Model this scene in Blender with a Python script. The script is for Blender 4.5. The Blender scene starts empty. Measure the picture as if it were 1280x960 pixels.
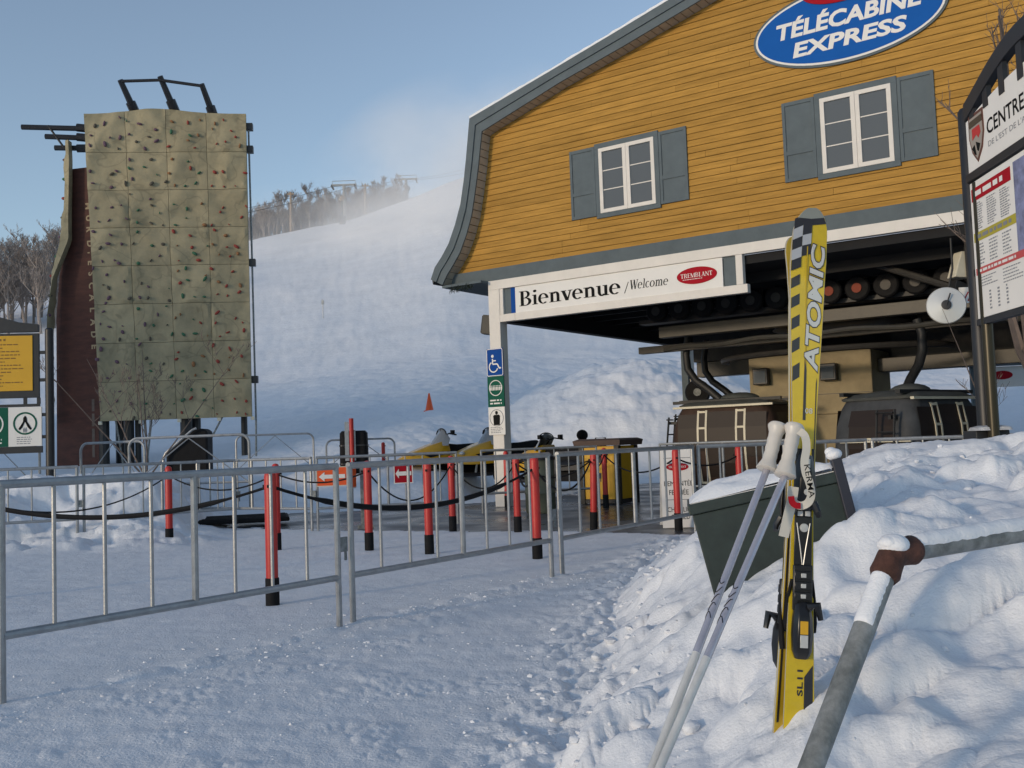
import bpy, math, random
import numpy as np
from mathutils import Vector, Matrix, Quaternion
random.seed(7)
SC = bpy.context.scene
COL = SC.collection
PI = math.pi

# ------------------------------------------------------------------ camera, sky, sun, exposure
cam_d = bpy.data.cameras.new("camera")
cam = bpy.data.objects.new("camera", cam_d)
COL.objects.link(cam)
cam_d.sensor_width = 36.0
cam_d.lens = 36.0 * 1244 / 1280
cam_d.clip_start = 0.05
cam_d.clip_end = 3000
_p, _r = math.radians(3.4), 0.036
_F = Vector((0, math.cos(_p), math.sin(_p)))
_R0 = Vector((1, 0, 0)); _U0 = Vector((0, -math.sin(_p), math.cos(_p)))
_R = _R0 * math.cos(_r) - _U0 * math.sin(_r)
_U = _R0 * math.sin(_r) + _U0 * math.cos(_r)
cam.matrix_world = Matrix(((_R.x, _U.x, -_F.x, 0), (_R.y, _U.y, -_F.y, 0), (_R.z, _U.z, -_F.z, 1.2), (0, 0, 0, 1)))
SC.camera = cam

SUN_EL, SUN_AZ = math.radians(9.0), math.atan2(-0.75, -0.62)      # azimuth measured from +Y towards +X
world = bpy.data.worlds.new("World")
SC.world = world
world.use_nodes = True
wn = world.node_tree
sky = wn.nodes.new("ShaderNodeTexSky")
sky.sky_type = 'NISHITA'
sky.sun_disc = False
sky.sun_elevation = SUN_EL
sky.sun_rotation = SUN_AZ
sky.air_density = 1.0
sky.dust_density = 0.3
sky.ozone_density = 2.6
bg = wn.nodes["Background"]
hsv = wn.nodes.new("ShaderNodeHueSaturation")
hsv.inputs["Saturation"].default_value = 0.76
wn.links.new(sky.outputs[0], hsv.inputs["Color"]); wn.links.new(hsv.outputs[0], bg.inputs[0])
bg.inputs[1].default_value = 0.15
sun_d = bpy.data.lights.new("sun", 'SUN')
sun_d.energy = 1.1
sun_d.angle = math.radians(5.0)
sun_d.color = (1.0, 0.80, 0.58)
sun = bpy.data.objects.new("sun", sun_d)
COL.objects.link(sun)
_to = Vector((math.sin(SUN_AZ) * math.cos(SUN_EL), math.cos(SUN_AZ) * math.cos(SUN_EL), math.sin(SUN_EL)))
sun.rotation_euler = _to.to_track_quat('Z', 'Y').to_euler()
SC.view_settings.view_transform = 'Standard'
SC.view_settings.look = 'None'
SC.view_settings.exposure = 0.52
SC.view_settings.gamma = 1.0
SC.cycles.max_bounces = 6
SC.cycles.volume_bounces = 4
SC.cycles.use_denoising = True

# ------------------------------------------------------------------ materials
MATS = {}
def mat(name, col, rough=0.6, metal=0.0, var=0.0, vs=3.0, bump=0.0, bs=40.0, rnd=0.0, spec=0.5, coat=0.0, stretch=None, var2=None):
    """Principled material: base colour with noise wear, optional per-object variation and bump."""
    if name in MATS: return MATS[name]
    m = bpy.data.materials.new(name); m.use_nodes = True
    nt = m.node_tree; N = nt.nodes; L = nt.links
    b = N["Principled BSDF"]
    c4 = (*col, 1)
    b.inputs["Base Color"].default_value = c4
    b.inputs["Roughness"].default_value = rough
    b.inputs["Metallic"].default_value = metal
    b.inputs["Specular IOR Level"].default_value = spec
    b.inputs["Coat Weight"].default_value = coat
    tc = N.new("ShaderNodeTexCoord"); out = tc.outputs["Object"]
    if stretch:
        mp = N.new("ShaderNodeMapping"); mp.inputs["Scale"].default_value = stretch
        L.new(out, mp.inputs[0]); out = mp.outputs[0]
    last = None
    if var or var2:
        n = N.new("ShaderNodeTexNoise"); n.inputs["Scale"].default_value = vs; n.inputs["Detail"].default_value = 6; n.inputs["Roughness"].default_value = 0.65
        L.new(out, n.inputs["Vector"])
        r = N.new("ShaderNodeValToRGB")
        r.color_ramp.elements[0].position = 0.3; r.color_ramp.elements[1].position = 0.72
        lo = tuple(max(0, x * (1 - var)) for x in col); hi = var2 if var2 else tuple(min(1, x * (1 + var)) for x in col)
        r.color_ramp.elements[0].color = (*lo, 1); r.color_ramp.elements[1].color = (*hi, 1)
        L.new(n.outputs["Fac"], r.inputs[0]); last = r.outputs[0]
    if rnd:
        oi = N.new("ShaderNodeObjectInfo")
        mr = N.new("ShaderNodeMapRange"); mr.inputs[3].default_value = 1 - rnd; mr.inputs[4].default_value = 1 + rnd
        L.new(oi.outputs["Random"], mr.inputs[0])
        mx = N.new("ShaderNodeVectorMath"); mx.operation = 'SCALE'
        if last: L.new(last, mx.inputs[0])
        else: mx.inputs[0].default_value = col
        L.new(mr.outputs[0], mx.inputs["Scale"]); last = mx.outputs[0]
    if last: L.new(last, b.inputs["Base Color"])
    if bump:
        n2 = N.new("ShaderNodeTexNoise"); n2.inputs["Scale"].default_value = bs; n2.inputs["Detail"].default_value = 4
        L.new(out, n2.inputs["Vector"])
        bp = N.new("ShaderNodeBump"); bp.inputs["Strength"].default_value = 1.0; bp.inputs["Distance"].default_value = bump
        L.new(n2.outputs["Fac"], bp.inputs["Height"]); L.new(bp.outputs[0], b.inputs["Normal"])
    MATS[name] = m
    return m

def glass_mat(name, col, rough=0.08):
    m = mat(name, col, rough, spec=0.6)
    return m

def snow_mat(name, grain, gdist, coarse, cdist, tint=(0.80, 0.82, 0.85)):
    m = bpy.data.materials.new(name); m.use_nodes = True
    nt = m.node_tree; N = nt.nodes; L = nt.links; b = N["Principled BSDF"]
    b.inputs["Roughness"].default_value = 0.72
    b.inputs["Specular IOR Level"].default_value = 0.25
    tc = N.new("ShaderNodeTexCoord")
    n0 = N.new("ShaderNodeTexNoise"); n0.inputs["Scale"].default_value = coarse * 0.35; n0.inputs["Detail"].default_value = 5
    L.new(tc.outputs["Object"], n0.inputs["Vector"])
    r = N.new("ShaderNodeValToRGB")
    r.color_ramp.elements[0].position = 0.3; r.color_ramp.elements[1].position = 0.65
    r.color_ramp.elements[0].color = (*[x * 0.93 for x in tint], 1); r.color_ramp.elements[1].color = (*tint, 1)
    L.new(n0.outputs["Fac"], r.inputs[0]); L.new(r.outputs[0], b.inputs["Base Color"])
    a = N.new("ShaderNodeTexNoise"); a.inputs["Scale"].default_value = coarse; a.inputs["Detail"].default_value = 6; a.inputs["Roughness"].default_value = 0.6
    c = N.new("ShaderNodeTexNoise"); c.inputs["Scale"].default_value = grain; c.inputs["Detail"].default_value = 3
    L.new(tc.outputs["Object"], a.inputs["Vector"]); L.new(tc.outputs["Object"], c.inputs["Vector"])
    b1 = N.new("ShaderNodeBump"); b1.inputs["Distance"].default_value = cdist; L.new(a.outputs["Fac"], b1.inputs["Height"])
    b2 = N.new("ShaderNodeBump"); b2.inputs["Distance"].default_value = gdist; L.new(c.outputs["Fac"], b2.inputs["Height"])
    L.new(b1.outputs[0], b2.inputs["Normal"]); L.new(b2.outputs[0], b.inputs["Normal"])
    return m

SNOW_GROUND = snow_mat("trodden_snow", 75, 0.005, 12, 0.010, (0.80, 0.815, 0.835))
SNOW_BANK = snow_mat("piled_snow", 90, 0.0025, 18, 0.007, (0.82, 0.83, 0.85))
SNOW_HILL = snow_mat("slope_snow", 3.0, 0.03, 0.5, 0.12)
SNOW_CAP = snow_mat("settled_snow", 120, 0.002, 20, 0.004, (0.84, 0.85, 0.87))

def siding_mat():
    m = mat("yellow_clapboard", (0.41, 0.225, 0.052), 0.85, spec=0.15, var=0.22, vs=2.2, bump=0.002, bs=60, rnd=0.10, stretch=(0.6, 1, 6))
    return m
M_SIDING = siding_mat()
M_TRIM = mat("blue_grey_paint", (0.115, 0.140, 0.152), 0.8, spec=0.15, var=0.10, vs=4, bump=0.001, bs=50)
M_WHITE = mat("white_paint", (0.72, 0.68, 0.62), 0.8, spec=0.2, var=0.06, vs=3, bump=0.0006, bs=60)
M_SOFFIT = mat("soffit_boards", (0.42, 0.38, 0.31), 0.7, var=0.15, vs=6)
M_SHINGLE = mat("roof_shingle", (0.06, 0.06, 0.065), 0.9, var=0.3, vs=8)
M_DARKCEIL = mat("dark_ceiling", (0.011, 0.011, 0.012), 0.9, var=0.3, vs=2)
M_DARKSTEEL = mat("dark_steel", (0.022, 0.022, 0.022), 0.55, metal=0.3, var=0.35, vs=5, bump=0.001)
M_BEAMSTEEL = mat("weathered_steel", (0.035, 0.032, 0.028), 0.55, metal=0.2, var=0.3, vs=4, bump=0.002)  # darkened so the colour carries the shade under the roof
M_BEIGESTEEL = mat("beige_steel", (0.045, 0.040, 0.030), 0.5, metal=0.1, var=0.25, vs=3, bump=0.001)  # beige kept dark: roof shade is put into the colour
M_CONCRETE = mat("beige_concrete", (0.29, 0.235, 0.14), 0.85, var=0.22, vs=1.6, bump=0.006, bs=14)
M_GALV = mat("galvanised_steel", (0.33, 0.34, 0.345), 0.42, metal=0.55, var=0.22, vs=9, bump=0.001, bs=80)
M_GALVDARK = mat("weathered_galvanised", (0.15, 0.165, 0.155), 0.6, metal=0.2, var=0.35, vs=16, var2=(.34, .35, .345), bump=0.002, bs=60)
M_RUST = mat("rusty_iron", (0.075, 0.030, 0.020), 0.85, var=0.5, vs=25, bump=0.003, bs=70)
M_RED = mat("red_plastic", (0.50, 0.028, 0.022), 0.45, var=0.12, vs=6)
M_ORANGE = mat("orange_panel", (0.80, 0.10, 0.015), 0.5, var=0.06, vs=8)
M_BLACK = mat("black_rubber", (0.010, 0.010, 0.011), 0.75, spec=0.2, var=0.3, vs=10)
M_BLACKPAINT = mat("black_paint", (0.016, 0.016, 0.018), 0.45, var=0.25, vs=8)
M_BLACKPLASTIC = mat("black_plastic", (0.010, 0.010, 0.011), 0.28, var=0.3, vs=30)
M_DKGREEN = mat("dark_green_panel", (0.020, 0.032, 0.028), 0.5, var=0.3, vs=8, bump=0.001)
M_GLASS = mat("window_glass", (0.10, 0.118, 0.135), 0.6, spec=0.15)
M_BLUE = mat("sign_blue", (0.010, 0.065, 0.28), 0.8, spec=0.12)
M_BRIGHTBLUE = mat("oval_blue", (0.010, 0.10, 0.38), 0.8, spec=0.12, var=0.05)
M_SIGNRED = mat("sign_red", (0.36, 0.010, 0.020), 0.8, spec=0.12)
M_SIGNWHITE = mat("sign_white", (0.76, 0.74, 0.70), 0.8, spec=0.2, var=0.03)
M_CREAM = mat("cream_frame", (0.60, 0.55, 0.42), 0.45, var=0.1)
M_PRINTBLACK = mat("print_black", (0.012, 0.012, 0.012), 0.85, spec=0.1)
M_PRINTGREY = mat("print_grey", (0.22, 0.23, 0.25), 0.6)
M_SIGNGREEN = mat("sign_green", (0.014, 0.10, 0.065), 0.8, spec=0.12)
M_SIGNYELLOW = mat("sign_yellow", (0.62, 0.34, 0.01), 0.5, var=0.05)
M_SILVER = mat("silver_print", (0.55, 0.55, 0.53), 0.3, metal=0.3)
M_SKI = mat("ski_yellow", (0.56, 0.41, 0.012), 0.22, coat=0.4, var=0.10, vs=14)
M_SKIBASE = mat("ski_base_yellow", (0.60, 0.40, 0.02), 0.35, var=0.10, vs=10)
M_WALLROCK = mat("climbing_panel", (0.325, 0.275, 0.17), 0.85, var=0.30, vs=1.1, bump=0.02, bs=5, rnd=0.08, var2=(0.37, 0.315, 0.195))
M_WALLROCK.node_tree.nodes['Color Ramp'].color_ramp.elements[0].color = (.255, .225, .14, 1); M_WALLROCK.node_tree.nodes['Color Ramp'].color_ramp.elements[0].position = .34; M_WALLROCK.node_tree.nodes['Color Ramp'].color_ramp.elements[1].position = .60
def crease_shade(m):  # dark noise contours paint in crease shade that the relief doesn't show
    nt = m.node_tree; N = nt.nodes; L = nt.links; b = N["Principled BSDF"]; src = b.inputs["Base Color"].links[0].from_socket
    tc = N.new("ShaderNodeTexCoord"); n = N.new("ShaderNodeTexNoise"); n.inputs["Scale"].default_value = .75; n.inputs["Detail"].default_value = 3; n.inputs["Distortion"].default_value = .6
    L.new(tc.outputs["Object"], n.inputs["Vector"])
    r = N.new("ShaderNodeValToRGB"); e = r.color_ramp.elements; e[0].position = .44; e[0].color = (1, 1, 1, 1); e[1].position = .56; e[1].color = (1, 1, 1, 1)
    for p, c in ((.485, 1.0), (.497, .52), (.506, .62), (.520, 1.0)):
        k = e.new(p); k.color = (c, c, c, 1)
    mx = N.new("ShaderNodeMix"); mx.data_type = 'RGBA'; mx.blend_type = 'MULTIPLY'; mx.inputs[0].default_value = .45
    L.new(n.outputs["Fac"], r.inputs[0]); L.new(src, mx.inputs[6]); L.new(r.outputs[0], mx.inputs[7]); L.new(mx.outputs[2], b.inputs["Base Color"])
crease_shade(M_WALLROCK)
M_BROWN = mat("brown_boarding", (0.075, 0.024, 0.016), 0.75, var=0.35, vs=2, bump=0.004, stretch=(1, 1, 4))
M_BARK = mat("bare_bark", (0.15, 0.115, 0.095), 0.9, var=0.25, vs=6, rnd=0.2)
M_WOODPOLE = mat("pale_wood_pole", (0.30, 0.22, 0.15), 0.8, var=0.2)
M_ASPHALT = None

# ------------------------------------------------------------------ mesh builder
class MB:
    def __init__(s): s.v = []; s.f = []
    def add(s, vs, fs):
        o = len(s.v); s.v.extend([tuple(v) for v in vs]); s.f.extend([tuple(i + o for i in f) for f in fs]); return s
    def bx(s, x0, x1, y0, y1, z0, z1):
        return s.add([(x0, y0, z0), (x1, y0, z0), (x1, y1, z0), (x0, y1, z0), (x0, y0, z1), (x1, y0, z1), (x1, y1, z1), (x0, y1, z1)],
                     [(0, 3, 2, 1), (4, 5, 6, 7), (0, 1, 5, 4), (1, 2, 6, 5), (2, 3, 7, 6), (3, 0, 4, 7)])
    def ob(s, c, h, ax, ay=None, az=None):
        """box with centre, half sizes and axes"""
        c = Vector(c); ax = Vector(ax).normalized()
        ay = Vector(ay).normalized() if ay is not None else Vector((0, 0, 1)).cross(ax).normalized()
        az = Vector(az).normalized() if az is not None else ax.cross(ay).normalized()
        P = [c + ax * (i * h[0]) + ay * (j * h[1]) + az * (k * h[2]) for k in (-1, 1) for i, j in ((-1, -1), (1, -1), (1, 1), (-1, 1))]
        return s.add(P, [(0, 3, 2, 1), (4, 5, 6, 7), (0, 1, 5, 4), (1, 2, 6, 5), (2, 3, 7, 6), (3, 0, 4, 7)])
    def tube(s, pts, r, n=8, cap=True):
        pts = [Vector(p) for p in pts]; m = len(pts)
        rs = list(r) if hasattr(r, '__len__') else [r] * m
        t = [(pts[min(i + 1, m - 1)] - pts[max(i - 1, 0)]).normalized() for i in range(m)]
        ref = Vector((0, 0, 1)) if abs(t[0].z) < 0.9 else Vector((1, 0, 0))
        u = t[0].cross(ref).normalized(); vs = []
        for i in range(m):
            u = (u - t[i] * u.dot(t[i])).normalized(); w = t[i].cross(u)
            for k in range(n):
                a = 2 * PI * k / n; vs.append(pts[i] + (u * math.cos(a) + w * math.sin(a)) * rs[i])
        fs = [(i * n + k, i * n + (k + 1) % n, (i + 1) * n + (k + 1) % n, (i + 1) * n + k) for i in range(m - 1) for k in range(n)]
        if cap and n > 2: fs += [tuple(range(n - 1, -1, -1)), tuple(range((m - 1) * n, m * n))]
        return s.add(vs, fs)
    def prism(s, poly, fn, d0, d1):
        n = len(poly)
        a = sum(poly[i][0] * poly[(i + 1) % n][1] - poly[(i + 1) % n][0] * poly[i][1] for i in range(n))
        if a < 0: poly = poly[::-1]
        vs = [fn(u, v, d0) for u, v in poly] + [fn(u, v, d1) for u, v in poly]
        return s.add(vs, [tuple(range(n - 1, -1, -1)), tuple(range(n, 2 * n))] + [(i, (i + 1) % n, n + (i + 1) % n, n + i) for i in range(n)])
    def strip(s, A, B, fn, d0, d1, close=False):
        """thick band between two 2D polylines"""
        n = len(A); vs = []
        for i in range(n):
            vs += [fn(*A[i], d0), fn(*B[i], d0), fn(*A[i], d1), fn(*B[i], d1)]
        fs = []
        for i in range(n if close else n - 1):
            a, b = 4 * i, 4 * ((i + 1) % n)
            fs += [(a, a + 1, b + 1, b), (a + 2, b + 2, b + 3, a + 3), (a, b, b + 2, a + 2), (a + 1, a + 3, b + 3, b + 1)]
        if not close: fs += [(0, 2, 3, 1), (4 * n - 4, 4 * n - 3, 4 * n - 1, 4 * n - 2)]
        return s.add(vs, fs)
    def lathe(s, prof, c, axis=(0, 0, 1), n=16):
        ax = Vector(axis).normalized(); q = Vector((0, 0, 1)).rotation_difference(ax); c = Vector(c); vs = []
        for r, h in prof:
            for k in range(n):
                a = 2 * PI * k / n; vs.append(c + q @ Vector((r * math.cos(a), r * math.sin(a), h)))
        m = len(prof)
        fs = [(i * n + k, i * n + (k + 1) % n, (i + 1) * n + (k + 1) % n, (i + 1) * n + k) for i in range(m - 1) for k in range(n)]
        fs += [tuple(range(n - 1, -1, -1)), tuple(range((m - 1) * n, m * n))]
        return s.add(vs, fs)
    def ell(s, c, r, n=10, m=6):
        r = r if hasattr(r, '__len__') else (r, r, r)
        vs = [(c[0], c[1], c[2] - r[2])]
        for i in range(1, m):
            b = -PI / 2 + PI * i / m
            for k in range(n):
                a = 2 * PI * k / n; vs.append((c[0] + r[0] * math.cos(b) * math.cos(a), c[1] + r[1] * math.cos(b) * math.sin(a), c[2] + r[2] * math.sin(b)))
        vs.append((c[0], c[1], c[2] + r[2])); e = len(vs) - 1
        fs = [(0, 1 + (k + 1) % n, 1 + k) for k in range(n)]
        fs += [(1 + i * n + k, 1 + i * n + (k + 1) % n, 1 + (i + 1) * n + (k + 1) % n, 1 + (i + 1) * n + k) for i in range(m - 2) for k in range(n)]
        fs += [(1 + (m - 2) * n + k, 1 + (m - 2) * n + (k + 1) % n, e) for k in range(n)]
        return s.add(vs, fs)
    def loft(s, secs, cap=True):
        n = len(secs[0]); vs = [p for sec in secs for p in sec]
        fs = [(i * n + k, i * n + (k + 1) % n, (i + 1) * n + (k + 1) % n, (i + 1) * n + k) for i in range(len(secs) - 1) for k in range(n)]
        if cap: fs += [tuple(range(n - 1, -1, -1)), tuple(range((len(secs) - 1) * n, len(secs) * n))]
        return s.add(vs, fs)
    def obj(s, name, m, parent=None, smooth=35, bevel=0.0, label=None):
        me = bpy.data.meshes.new(name); me.from_pydata(s.v, [], s.f); me.update()
        return link(name, me, m, parent, smooth, bevel, label)

def link(name, me, m, parent=None, smooth=35, bevel=0.0, label=None):
    if m is not None and not me.materials: me.materials.append(m)
    if smooth:
        me.polygons.foreach_set("use_smooth", [True] * len(me.polygons)); me.set_sharp_from_angle(angle=math.radians(smooth))
    o = bpy.data.objects.new(name, me); COL.objects.link(o)
    if parent is not None: o.parent = parent
    if bevel:
        b = o.modifiers.new("bevel", 'BEVEL'); b.width = bevel; b.segments = 2; b.limit_method = 'ANGLE'
    if label: o["label"] = label
    return o

def tag(o, label, cat, group=None):
    o["label"] = label; o["category"] = cat
    if group: o["group"] = group
    return o
def thing(name, label, cat, loc=(0, 0, 0), rotz=0.0, group=None, rot=None):
    o = bpy.data.objects.new(name, None); o.empty_display_size = 0.1; COL.objects.link(o)
    o.location = loc; o.rotation_euler = rot if rot else (0, 0, rotz)
    return tag(o, label, cat, group)
def kind(o, k): o["kind"] = k; return o
KIDS = {}
def dup(root, loc=None, rotz=None, label=None, scale=None, rot=None):
    r = root.copy(); COL.objects.link(r)
    if loc is not None: r.location = loc
    if rotz is not None: r.rotation_euler = (0, 0, rotz)
    if rot is not None: r.rotation_euler = rot
    if scale is not None: r.scale = (scale,) * 3 if not hasattr(scale, '__len__') else scale
    if label: r["label"] = label
    for c in list(root.children):
        d = c.copy(); COL.objects.link(d); d.parent = r
        for g in list(c.children):
            e = g.copy(); COL.objects.link(e); e.parent = d
    return r
def sub(o, me_from, parent):
    d = o.copy(); COL.objects.link(d); d.parent = parent; return d

# ------------------------------------------------------------------ lettering
def text_data(s, size=1.0, bold=0.0, shear=0.0, align='LEFT', depth=0.0, spacing=1.0):
    c = bpy.data.curves.new("text", 'FONT'); c.body = s; c.size = size; c.offset = bold; c.shear = shear
    c.align_x = align; c.extrude = depth; c.resolution_u = 3; c.space_character = spacing
    o = bpy.data.objects.new("text", c); COL.objects.link(o)
    dg = bpy.context.evaluated_depsgraph_get(); dg.update()
    me = bpy.data.meshes.new_from_object(o.evaluated_get(dg))
    v = [tuple(x.co) for x in me.vertices]; f = [tuple(p.vertices) for p in me.polygons]
    bpy.data.objects.remove(o); bpy.data.curves.remove(c); bpy.data.meshes.remove(me)
    return v, f
def text(name, s, m, parent, fn, width=None, height=None, bold=0.0, shear=0.0, align='LEFT', depth=0.0, off=0.0):
    """lettering as a thin mesh; fn(u, v, d) maps text space to the parent's space; width/height rescale it"""
    v, f = text_data(s, 1.0, bold, shear, 'LEFT', depth)
    if not v: return None
    x0 = min(p[0] for p in v); x1 = max(p[0] for p in v); y0 = min(p[1] for p in v); y1 = max(p[1] for p in v)
    sy = (height / (y1 - y0)) if height else 1.0
    sx = (width / (x1 - x0)) if width else sy
    if width and not height: sy = sx
    w = (x1 - x0) * sx; sh = {'LEFT': 0, 'CENTER': -w / 2, 'RIGHT': -w}[align]
    mb = MB(); mb.add([fn((p[0] - x0) * sx + sh, (p[1] - y0) * sy, off + p[2]) for p in v], f)
    return mb.obj(name, m, parent, smooth=0)

def plane_fn(o, r, u, n=None):
    o = Vector(o); r = Vector(r).normalized(); u = Vector(u).normalized(); n = Vector(n).normalized() if n is not None else r.cross(u)
    return lambda a, b, d=0.0: o + r * a + u * b + n * d

class Serif:
    """small old-style serif alphabet drawn from stems, bowls and hairlines"""
    def __init__(s): s.p = []
    def rect(s, x0, x1, y0, y1): s.p.append([(x0, y0), (x1, y0), (x1, y1), (x0, y1)])
    def stem(s, x, w, y0, y1): s.rect(x, x + w, y0, y1)
    def ser(s, x0, x1, y): s.rect(x0, x1, y, y + .045)
    def diag(s, x0, y0, x1, y1, w): s.p.append([(x0 - w / 2, y0), (x0 + w / 2, y0), (x1 + w / 2, y1), (x1 - w / 2, y1)])
    def arc(s, cx, cy, rx, ry, a0, a1, tx, ty, n=14):
        o, i = [], []
        for k in range(n + 1):
            a = math.radians(a0 + (a1 - a0) * k / n)
            o.append((cx + rx * math.cos(a), cy + ry * math.sin(a))); i.append((cx + (rx - tx) * math.cos(a), cy + (ry - ty) * math.sin(a)))
        for k in range(n): s.p.append([o[k], o[k + 1], i[k + 1], i[k]])
    def glyph(s, ch):
        S = s
        if ch == 'B': S.stem(.09, .15, 0, 1); S.ser(0, .36, 0); S.ser(0, .36, .955); S.arc(.34, .76, .27, .24, -90, 90, .13, .045); S.arc(.36, .27, .33, .27, -90, 90, .15, .045); S.ser(.2, .36, .495); return .76
        if ch == 'i': S.stem(.1, .13, 0, .66); S.ser(.02, .32, 0); S.ser(.02, .2, .615); S.arc(.165, .9, .085, .085, 0, 360, .085, .085); return .36
        if ch == 'e': S.arc(.29, .33, .29, .35, 0, 312, .13, .05); S.ser(.06, .57, .34); return .63
        if ch == 'n': S.stem(.1, .13, 0, .66); S.ser(.02, .32, 0); S.ser(.02, .2, .615); S.arc(.37, .42, .21, .26, 0, 140, .13, .08); S.stem(.45, .13, 0, .43); S.ser(.37, .67, 0); return .71
        if ch == 'v': S.diag(.1, .66, .32, 0, .15); S.diag(.52, .66, .34, 0, .05); S.ser(0, .27, .615); S.ser(.4, .62, .615); return .62
        if ch == 'u': S.stem(.08, .13, .22, .66); S.ser(0, .2, .615); S.arc(.29, .25, .21, .27, 180, 320, .13, .08); S.stem(.44, .13, 0, .66); S.ser(.36, .5, .615); S.ser(.5, .65, 0); return .69
        if ch == 'W': S.diag(.09, 1, .3, 0, .15); S.diag(.3, 0, .5, 1, .05); S.diag(.48, 1, .7, 0, .15); S.diag(.7, 0, .9, 1, .05); S.ser(-.02, .25, .955); S.ser(.78, 1, .955); return .97
        if ch == 'l': S.stem(.08, .12, 0, 1); S.ser(0, .28, 0); S.ser(0, .15, .955); return .32
        if ch == 'c': S.arc(.27, .33, .27, .35, 48, 312, .13, .05); return .53
        if ch == 'o': S.arc(.3, .33, .3, .35, 0, 360, .13, .05); return .65
        if ch == 'm':
            S.stem(.1, .12, 0, .66); S.ser(.02, .3, 0); S.ser(.02, .2, .615); S.arc(.34, .42, .19, .26, 0, 140, .12, .08); S.stem(.41, .12, 0, .43); S.ser(.35, .6, 0)
            S.arc(.65, .42, .19, .26, 0, 140, .12, .08); S.stem(.72, .12, 0, .43); S.ser(.66, .92, 0); return .97
        if ch == '/': S.diag(.02, -.15, .34, 1.02, .055); return .42
        if ch == 'T': S.stem(.27, .15, 0, 1); S.rect(.02, .67, .93, 1); S.ser(.17, .52, 0); S.rect(.02, .06, .78, .93); S.rect(.63, .67, .78, .93); return .72
        if ch == 'R': S.stem(.09, .15, 0, 1); S.ser(0, .34, 0); S.ser(0, .36, .955); S.arc(.34, .74, .28, .26, -90, 90, .14, .05); S.diag(.42, .5, .66, 0, .16); return .78
        if ch == 'E': S.stem(.09, .15, 0, 1); S.rect(0, .6, 0, .06); S.rect(0, .58, .94, 1); S.rect(.2, .46, .48, .54); return .66
        if ch == 'M': S.stem(.08, .06, 0, 1); S.stem(.76, .15, 0, 1); S.diag(.13, 1, .46, 0, .16); S.diag(.46, 0, .8, 1, .05); S.ser(0, .22, 0); S.ser(.68, 1, 0); return 1.0
        if ch == 'L': S.stem(.09, .15, 0, 1); S.rect(0, .6, 0, .06); S.ser(0, .34, .955); return .6
        if ch == 'A': S.diag(.1, 0, .4, 1, .055); S.diag(.62, 0, .36, 1, .16); S.rect(.2, .55, .3, .35); S.ser(0, .22, 0); S.ser(.48, .78, 0); return .76
        if ch == 'N': S.stem(.1, .055, 0, 1); S.stem(.68, .055, 0, 1); S.diag(.12, 1, .7, 0, .16); S.ser(0, .25, 0); S.ser(.57, .83, .955); return .84
        return .3
def serif_text(name, st, m, parent, fn, width, height, shear=0.0, d=0.0, cap=1.0, strike=0.0):
    x = 0; polys = []
    for ch in st:
        g = Serif(); a = g.glyph(ch); polys += [[(px + x + py * shear, py) for px, py in q] for q in g.p]; x += a
    if strike: polys += [[(px + strike, py) for px, py in q] for q in polys]
    xs = [p[0] for q in polys for p in q]; x0, x1 = min(xs), max(xs)
    sx = width / (x1 - x0); sy = height / cap; mb = MB()
    for k, q in enumerate(polys):
        ar = sum(q[i][0] * q[(i + 1) % len(q)][1] - q[(i + 1) % len(q)][0] * q[i][1] for i in range(len(q)))
        if ar < 0: q = q[::-1]
        mb.add([fn((px - x0) * sx, py * sy, d + (k % 7) * 0.0003) for px, py in q], [tuple(range(len(q)))])
    return mb.obj(name, m, parent, smooth=0)
def ellipse(rx, ry, n=48, cx=0, cy=0): return [(cx + rx * math.cos(2 * PI * k / n), cy + ry * math.sin(2 * PI * k / n)) for k in range(n)]
def lines_block(mb, fn, x0, x1, y0, y1, n, t, d, seed=1, ragged=.3):
    """rows of small print: short dashes of print too small to read"""
    rg = random.Random(seed)
    for k in range(n):
        y = y1 - (y1 - y0) * (k + .5) / n; e = x1 - (x1 - x0) * rg.random() * ragged; x = x0
        while x < e - .2 * t:
            w = t * rg.uniform(1.5, 5); xe = min(e, x + w)
            mb.add([fn(x, y - t / 2, d), fn(xe, y - t / 2, d), fn(xe, y + t / 2, d), fn(x, y + t / 2, d)], [(0, 1, 2, 3)]); x = xe + t * .8
# ------------------------------------------------------------------ terrain
def _hash(ix, iy, seed):
    h = (ix.astype(np.int64) * 374761393 + iy.astype(np.int64) * 668265263 + seed * 974634777) & 0x7fffffff
    h = ((h ^ (h >> 13)) * 1274126177) & 0x7fffffff
    return ((h ^ (h >> 16)) & 0xffffff) / float(0xffffff)
def pnoise(x, y, seed=0):
    xi = np.floor(x); yi = np.floor(y); xf = x - xi; yf = y - yi
    u = xf * xf * xf * (xf * (xf * 6 - 15) + 10); v = yf * yf * yf * (yf * (yf * 6 - 15) + 10)
    def g(dx, dy):
        a = _hash(xi + dx, yi + dy, seed) * 2 * PI
        return np.cos(a) * (xf - dx) + np.sin(a) * (yf - dy)
    return (g(0, 0) * (1 - u) + g(1, 0) * u) * (1 - v) + (g(0, 1) * (1 - u) + g(1, 1) * u) * v
def fbm(x, y, seed=0, o=4, g=.5):
    a, s, t = 1., 1., 0
    for k in range(o): t = t + a * pnoise(x * s, y * s, seed + k * 17); a *= g; s *= 2.03
    return t
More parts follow.
